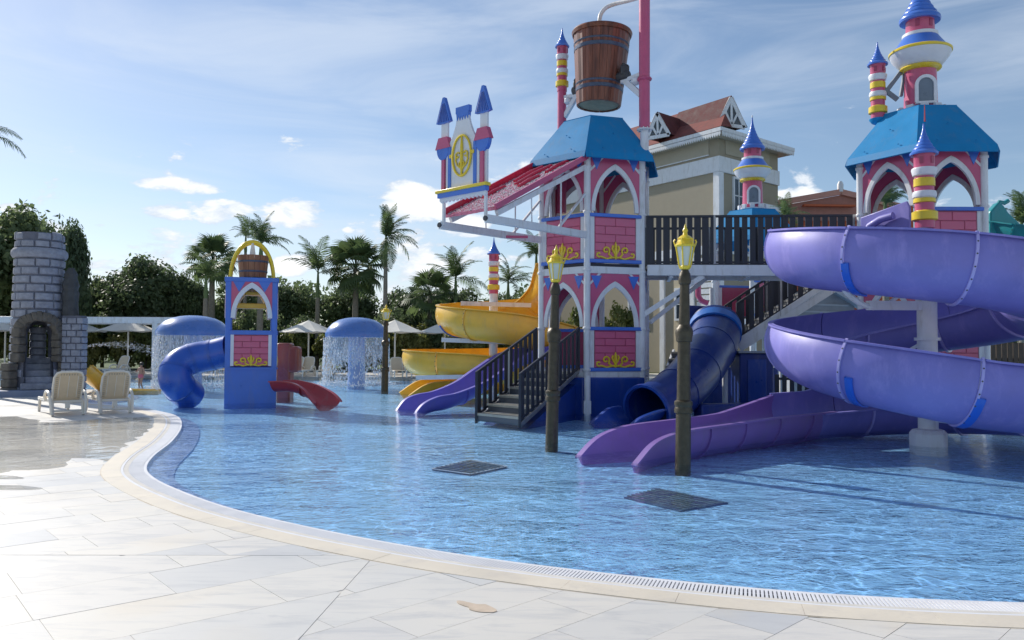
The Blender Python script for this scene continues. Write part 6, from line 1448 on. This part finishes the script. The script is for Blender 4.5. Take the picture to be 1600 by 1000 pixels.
part(MB().bar(h0 + V((-.2, -.1, -.12)), h1 + V((0, -.1, .05)), .4, .12), 'roof_slope', plain('pale_grey_roof', (.42, .43, .46), .6), gh); part(MB().bar(h1 + V((0, -.1, .05)), h2 + V((.2, -.1, -.12)), .4, .12), 'roof_slope', plain('pale_grey_roof', (.42, .43, .46), .6), gh)
# pink drain pipe
a = P(1091, 438, 26); mb = MB().tube([a, P(1091, 462, 26), P(1096, 470, 26), P(1106, 474, 26)], .09, 10); o = part(mb, 'pink_pipe', PINK); tag(o, 'bent pink pipe under the bridge behind the right lamp post', 'pipe')
# ================================================================== VEGETATION
def quads_mesh(name, C, U, Wv, mat):
    """C centres, U and Wv half axes: diamond-ish leaf quads"""
    n = len(C); v = np.empty((n, 4, 3)); v[:, 0] = C - U; v[:, 1] = C + Wv; v[:, 2] = C + U; v[:, 3] = C - Wv
    me = bpy.data.meshes.new(name); me.vertices.add(4 * n); me.vertices.foreach_set('co', v.ravel()); me.loops.add(4 * n); me.polygons.add(n)
    me.loops.foreach_set('vertex_index', np.arange(4 * n)); me.polygons.foreach_set('loop_start', np.arange(n) * 4); me.polygons.foreach_set('loop_total', np.full(n, 4))
    me.update(calc_edges=True); me.materials.append(mat); return me
def crown_mesh(seed, n=5200, mat=LEAF, rx=1, rz=.8, size=.055, nb=26, up=.4):
    """a crown about radius 1 built of leaf clumps spread over uneven blobs"""
    r = np.random.default_rng(seed); B = r.normal(size=(nb, 3)); B /= np.linalg.norm(B, axis=1)[:, None]; B *= (r.random((nb, 1)) ** .5) * .72; B[:, 2] = B[:, 2] * rz + .1
    br = r.uniform(.20, .42, nb); k = r.integers(0, nb, n); d = r.normal(size=(n, 3)); d /= np.linalg.norm(d, axis=1)[:, None]; d[:, 2] = np.where(d[:, 2] < -.3, -d[:, 2] * .6, d[:, 2])
    C = B[k] + d * (br[k] * r.uniform(.65, 1.08, n))[:, None]
    C += r.normal(size=(n, 3)) * .015
    s = size * r.uniform(.6, 1.5, n); N = d * .8 + r.normal(size=(n, 3)) * .55 + np.array([0, 0, up]); N /= np.linalg.norm(N, axis=1)[:, None]
    a = r.normal(size=(n, 3)); U = np.cross(N, a); U /= np.linalg.norm(U, axis=1)[:, None]; W_ = np.cross(N, U)
    return quads_mesh('crown', C, U * (s * 1.25)[:, None], W_ * (s * .7)[:, None], mat)
CR = [crown_mesh(i, 14000, LEAF, size=.030, nb=40) for i in range(3)]; CRY = [crown_mesh(20 + i, 3000, LEAF2, rz=1.1, size=.06, nb=18) for i in range(2)]
def limbs(mb, base, top, r, n, seed, spread):
    rr = random.Random(seed)
    mb.tube(catmull([base, base.lerp(top, .5) + V((rr.uniform(-.1, .1), 0, 0)), top], 4), [r * (1 - .5 * i / 8) for i in range(9)], 8)
    for i in range(n):
        a = 2 * pi * i / n + rr.uniform(-.4, .4); s = base.lerp(top, rr.uniform(.5, .95)); e = s + V((cos(a) * spread, sin(a) * spread, spread * rr.uniform(.5, 1.1))); mb.tube([s, s.lerp(e, .5) + V((0, 0, spread * .12)), e], [r * .45, r * .3, r * .12], 6)
def tree(name, label, x, yb, ytop, D, wpx, seed, cm=None, group=None, cat='tree', sx=1.0):
    p = P(x, 541, D); top = P(x, ytop, D).z; bot = P(x, yb, D).z; R_ = wpx / 1250 * D / 2; H = (top - bot); t = thing(name, label, cat, (p.x, p.y, 0), group)
    zc = bot + H * .48; mb = MB(); limbs(mb, V((p.x, p.y, -.3)), V((p.x, p.y, zc)), max(.06, R_ * .07), 6, seed, R_ * .55); part(mb, 'trunk', BARK, t)
    o = inst((cm or CR)[seed % len(cm or CR)], 'crown', t, (p.x, p.y, zc), (0, 0, seed * 1.7), (R_ * 1.05, R_ * 1.05, H * .56)); return t
g1 = 'broadleaf trees beyond the far terrace'
tree('broadleaf_tree', 'tall dark tree at the left edge behind the stone tower', -8, 575, 296, 50, 230, 1)
tree('broadleaf_tree', 'dark creeper covered tree top just right of the stone tower', 98, 580, 330, 46, 100, 2)
tree('broadleaf_tree', 'dark leafy tree mass directly behind the stone tower', 48, 580, 322, 52, 150, 3)
tree('broadleaf_tree', 'large rounded dark tree above the left mushroom fountain', 225, 565, 388, 52, 165, 4)
tree('broadleaf_tree', 'dark tree on the left slope of the large rounded tree', 160, 560, 425, 54, 90, 5)
tree('broadleaf_tree', 'dark tree on the right slope of the large rounded tree', 290, 560, 425, 53, 85, 6)
tree('broadleaf_tree', 'mid green tree directly behind the small blue tower', 370, 560, 430, 56, 110, 7)
tree('broadleaf_tree', 'dark tree between the small blue tower and the big fan palm', 455, 565, 432, 56, 100, 8)
tree('broadleaf_tree', 'dark tree under the big fan palm', 540, 560, 440, 56, 110, 9)
tree('broadleaf_tree', 'dark tree right of the tall royal palm trunk', 635, 560, 440, 57, 110, 10)
tree('broadleaf_tree', 'dark tree behind the left end of the yellow slide', 705, 560, 440, 57, 110, 11)
tree('broadleaf_tree', 'dark tree behind the white column of the yellow slide', 775, 560, 455, 58, 110, 12)
tree('broadleaf_tree', 'dark tree behind the main tower stairs', 850, 560, 460, 60, 110, 13)
gs = 'low dark trees filling in behind the hedge'
for i, x in enumerate(range(-30, 900, 72)):
    tree('broadleaf_tree', ORD[i] + ' from the left of the low dark trees behind the shrub row', x, 590, 478 + 10 * (i % 3), 50.5 + (i % 2), 105, 30 + i, group=gs)
gh_ = 'yellow green shrubs along the far terrace'
for i, x in enumerate(range(-20, 880, 40)):
    tree('shrub', ORD[i] + ' from the left of the yellow green shrubs behind the terrace', x + (i * 13) % 17, 588, 500 + (i * 7) % 28, 48.4 + (i % 3) * .4, 58, 60 + i, CRY, gh_, 'shrub')
# distant mass
r = np.random.default_rng(5); n = 26000; X = r.uniform(-75, 60, n); Y = 72 + r.uniform(-3, 6, n); hh = 5.2 + 1.4 * np.sin(X * .23) + 1.0 * np.sin(X * .61 + 1) + .5 * np.sin(X * 1.7); Zz = r.random(n) ** .7 * hh
N = r.normal(size=(n, 3)) + np.array([0, -.8, .5]); N /= np.linalg.norm(N, axis=1)[:, None]; U = np.cross(N, r.normal(size=(n, 3))); U /= np.linalg.norm(U, axis=1)[:, None]; W_ = np.cross(N, U); s = r.uniform(.14, .32, n)[:, None]
me = quads_mesh('far_wood', np.stack([X, Y, Zz], 1), U * s, W_ * s * .7, LEAF); o = bpy.data.objects.new('far_wood', me); COL.objects.link(o); tag(o, 'distant line of dark woodland closing the view behind the pool', 'wood', None, 'stuff')

def frond_mesh(L=2.6, nl=30, droop=.9, ll=.62, seed=0, mat=LEAFP, wind=0.0):
    rr = random.Random(seed); mb = MB(); pts = []
    for i in range(13):
        f = i / 12; ang = .55 - droop * 1.9 * f; pts.append((f, ang))
    p = V((0, 0, 0)); path = [p.copy()]
    for f, ang in pts[1:]: p = p + V((cos(ang), 0, sin(ang))) * (L / 12); path.append(p.copy())
    for i in range(12):
        a, b = path[i], path[i + 1]; w = .03 * (1 - i / 13); mb.add([a + V((0, w, 0)), b + V((0, w, 0)), b - V((0, w, 0)), a - V((0, w, 0)), a - V((0, 0, w)), b - V((0, 0, w))], [(0, 1, 2, 3), (3, 2, 5, 4), (0, 4, 5, 1)])
    for i in range(nl):
        f = .10 + .9 * i / nl; k = f * 12; j = min(11, int(k)); a = path[j].lerp(path[j + 1], k - j); t = (path[j + 1] - path[j]).normalized(); l = ll * math.sin(pi * min(1, .18 + f * .82)) ** .6 * (1.05 - .35 * f) 
        for s in (-1, 1):
            d = (t * (.45 + .5 * f) + V((0, s * 1.0, rr.uniform(-.35, .25)))).normalized(); m_ = a + d * l * .5 + V((0, 0, -.03 * l)); e = a + d * l + V((0, 0, -.28 * l + rr.uniform(-.08, .03))); w = t * .030
            mb.add([a - w * .6, a + w * .6, m_ + w, m_ - w, e], [(0, 1, 2, 3), (3, 2, 4)])
    return mb.mesh('frond', mat, ang=180)
FR = [frond_mesh(seed=i, droop=d) for i, d in enumerate((.55, .8, 1.0))]
def fan_mesh(seed=0):
    rr = random.Random(seed); mb = MB(); mb.tube([(0, 0, 0), (.5, 0, .10), (.95, 0, .06)], .018, 4); c = V((.95, 0, .06))
    for i in range(20):
        a = -1.9 + 3.8 * i / 19; d = V((cos(a), sin(a), 0)); l = .85 * (1 - .22 * abs(a) / 1.9); m_ = c + d * l * .6 + V((0, 0, .05)); e = c + d * l + V((0, 0, -.18 - rr.uniform(0, .12))); w = V((-sin(a), cos(a), 0)) * .05
        mb.add([c, m_ + w, m_ - w, e], [(0, 2, 1), (1, 2, 3)])
    return mb.mesh('fan_leaf', LEAFP, ang=180)
FN = [fan_mesh(1), fan_mesh(2)]
def palm(label, x, ycrown, D, spec, L=2.6, tr=.17, shaft=True, group=None, ybase=None, lean=0.0, kind='royal_palm'):
    """spec: list of (azimuth deg, pitch deg, which mesh)"""
    c = P(x, ycrown, D); t = thing(kind, label, 'palm', (c.x - lean, c.y, 0), group); b = V((c.x - lean, c.y, -.3)); top = V((c.x, c.y, c.z)); s = L / 2.6
    zsh = top.z - (1.5 * s if shaft else 0)
    pth = catmull([b, b.lerp(top, .35) + V((-lean * .2, 0, 0)), b.lerp(top, .7), V((top.x, top.y, zsh))], 6); n = len(pth)
    mb = MB(); mb.tube(pth, [tr * (1.15 - .45 * i / n + .12 * (i % 2) * .3) for i in range(n)], 12); part(mb, 'trunk', TRUNK, t)
    if shaft: part(MB().tube([V((top.x, top.y, zsh)), V((top.x, top.y, zsh + .3 * s)), top + V((0, 0, .15))], [tr * .72, tr * .85, tr * .35], 12), 'crown_shaft', SHAFT, t)
    for az, pi_, m_ in spec:
        R_ = Matrix.Rotation(radians(az), 3, 'Z') @ Matrix.Rotation(-radians(pi_), 3, 'Y') @ Matrix.Rotation(random.uniform(-.5, .5), 3, 'X'); inst((FR + FN)[m_], 'frond', t, top + V((0, 0, random.uniform(-.1, .1))), R_, s * random.uniform(.85, 1.1))
    return t
random.seed(21)
# tall palm, fronds blown to the right
spec = [(150, 84, 0), (100, 86, 0), (190, 80, 0), (40, 74, 0), (20, 60, 1), (-10, 50, 1), (-40, 66, 0), (10, 34, 1), (-20, 22, 1), (30, 12, 1), (-70, 62, 1), (80, 62, 1), (0, 0, 1), (60, -45, 2), (15, -30, 1), (-60, -60, 1), (120, -76, 1), (200, -80, 1), (250, -74, 1), (5, 45, 0), (-15, 72, 0)]
palm('tall royal palm with windblown crown rising above the right mushroom fountain', 603, 372, 48, spec, 2.15, .14)
def rnd(n, lo=-20, hi=75, blow=0, seed=0):
    r = random.Random(seed); out = []
    for i in range(n):
        a = 360 * i / n + r.uniform(-12, 12); q = r.uniform(lo, hi) - 28 * cos(radians(a)) * r.uniform(.3, 1.3); out.append((a + blow, min(86, q), r.choice((0, 1, 1, 2))))
    return out
def rndf(n, seed=0):
    r = random.Random(seed); return [(360 * i * .618 + r.uniform(-12, 12), -60 + 145 * i / n, 3 + i % 2) for i in range(n)]
palm('royal palm whose crown shows above the small wooden bucket', 408, 380, 46, rnd(16, 10, 85, 0, 2), 2.2, .18)
palm('small palm with bent fronds left of the palm above the small bucket', 384, 372, 50, rnd(9, 20, 80, 0, 3), 1.6, .12)
palm('round headed fan palm left of the small blue tower', 332, 408, 50, rndf(34, 4), 2.8, .2, False, kind='fan_palm')
palm('bright green palm in front of the round headed fan palm', 322, 432, 46, rnd(14, 0, 70, 0, 5), 2.2, .15)
palm('large round headed fan palm between small tower and tall palm', 556, 420, 50, rndf(46, 6), 3.3, .20, False, kind='fan_palm')
palm('slender palm left of the large round headed fan palm', 497, 425, 50, rnd(12, 10, 80, 0, 7), 2.8, .14)
palm('palm with upright fronds between tall palm and yellow slide', 712, 436, 52, rnd(14, 10, 80, 0, 8), 2.6, .16)
palm('small palm right of the yellow slide turret', 794, 442, 52, rnd(14, 0, 80, 0, 9), 2.2, .15)
palm('fan palm behind the left end of the yellow slide', 672, 462, 52, rndf(30, 10), 3.0, .18, False, kind='fan_palm')
palm('palm crown showing left of the main tower under the pink apron', 838, 398, 50, rnd(14, -30, 75, 0, 11), 2.4, .15)
palm('palm leaning in from beyond the left edge of the picture', -52, 208, 26, [(0, 10, 1), (20, -5, 1), (-25, 15, 0), (90, 30, 1), (180, 30, 1), (230, 10, 1), (140, 5, 2), (-60, 0, 2), (5, -25, 2)], 1.9, .14)
palm('spiky palm seen through the left arch of the right tower', 1383, 318, 34, rnd(22, 0, 88, 0, 12), 1.5, .14)
palm('dry brown palm crown at the right edge above the teal slide', 1596, 352, 33, rnd(14, 10, 85, 0, 13), 1.7, .16)
palm('dark palm at the right edge beside the dry brown palm', 1566, 360, 36, rnd(12, -20, 60, 0, 14), 1.5, .16)
palm('bright yellow green palm top above the bridge right of the pink turret', 1228, 340, 38, rnd(14, -10, 60, 0, 15), 1.3, .14)
gr_ = 'trees behind the right edge'
for i, (x, yt) in enumerate(((1560, 372), (1610, 362), (1680, 370))): tree('broadleaf_tree', ORD[i] + ' from the left of the dark trees behind the teal slide', x, 560, yt, 34 + i, 90, 80 + i, group=gr_)
# hedge far right, under bridge
for i, x in enumerate((905, 955, 985)): tree('shrub', ORD[i] + ' from the left of the shrubs seen through the lower arches', x, 590, 468 + 6 * i, 44 + i, 60, 90 + i, CRY, 'shrubs glimpsed through the tower arches', 'shrub')

# ================================================================== PEOPLE
def person(label, loc, H, pose, swim, face, rz=0):
    """a small bather: skin-modifier body with clothing and hair"""
    t = thing('person', label, 'person', loc); t.rotation_euler = (0, 0, rz); k = H / 1.75; OFF[t.name] = V((0, 0, 0))
    J = dict(pel=(0, 0, .95), wa=(0, 0, 1.12), ch=(0, .01, 1.36), nk=(0, .01, 1.50), hd=(0, .02, 1.60), ht=(0, .02, 1.70), ls=(-.18, 0, 1.42), le=(-.25, .02, 1.15), lh=(-.24, -.12, .93), rs=(.18, 0, 1.42), re=(.25, .02, 1.15), rh=(.27, -.08, .92),
             lp=(-.09, 0, .90), lk=(-.11, -.04, .48), la=(-.12, .02, .08), lf=(-.13, -.16, .03), rp=(.09, 0, .90), rk=(.12, -.10, .49), ra=(.13, .06, .10), rf=(.14, -.12, .03))
    J.update(pose); Rr = dict(pel=.13, wa=.115, ch=.135, nk=.05, hd=.085, ht=.075, ls=.055, le=.038, lh=.03, rs=.055, re=.038, rh=.03, lp=.085, lk=.055, la=.036, lf=.03, rp=.085, rk=.055, ra=.036, rf=.03)
    E = [('pel', 'wa'), ('wa', 'ch'), ('ch', 'nk'), ('nk', 'hd'), ('hd', 'ht'), ('ch', 'ls'), ('ls', 'le'), ('le', 'lh'), ('ch', 'rs'), ('rs', 're'), ('re', 'rh'), ('pel', 'lp'), ('lp', 'lk'), ('lk', 'la'), ('la', 'lf'), ('pel', 'rp'), ('rp', 'rk'), ('rk', 'ra'), ('ra', 'rf')]
    ks = list(J); me = bpy.data.meshes.new('body'); me.from_pydata([V(J[q]) * k for q in ks], [(ks.index(a), ks.index(b)) for a, b in E], []); me.materials.append(SKIN)
    o = bpy.data.objects.new('body', me); COL.objects.link(o); o.parent = t; m_ = o.modifiers.new('skin', 'SKIN'); sv_ = me.skin_vertices[0].data if me.skin_vertices else None
    if sv_ is None:
        import bmesh
        bm = bmesh.new(); bm.from_mesh(me); bm.verts.layers.skin.verify(); bm.to_mesh(me); bm.free(); sv_ = me.skin_vertices[0].data
    for i, q in enumerate(ks): sv_[i].radius = (Rr[q] * k, Rr[q] * k); sv_[i].use_root = (q == 'pel')
    s_ = o.modifiers.new('sub', 'SUBSURF'); s_.levels = 1; s_.render_levels = 2
    c = V(J['pel']) * k; part(MB().lathe([(.10 * k, -.16 * k), (.165 * k, -.10 * k), (.16 * k, .04 * k), (.14 * k, .10 * k)], 16, tuple(c)), 'swim_shorts', swim, t)
    h = V(J['hd']) * k; part(MB().lathe([(.09 * k, -.02 * k), (.112 * k, .06 * k), (.095 * k, .14 * k), (.04 * k, .18 * k)], 14, (h.x, h.y + .012 * k, h.z)), 'hair', HAIR, t)
g = G(302, 603); person('person in dark swim shorts wading behind the blue curved tube slide', (g.x, g.y, -.3), 1.6, {}, SWIM, 0, .6)
g = G(220, 600); person('child in pink swimwear standing right of the stone tower slide', (g.x, g.y, -.3), 1.15, {'lh': (-.35, -.1, 1.25), 'le': (-.33, 0, 1.2)}, SWIMR, 0, -.4)
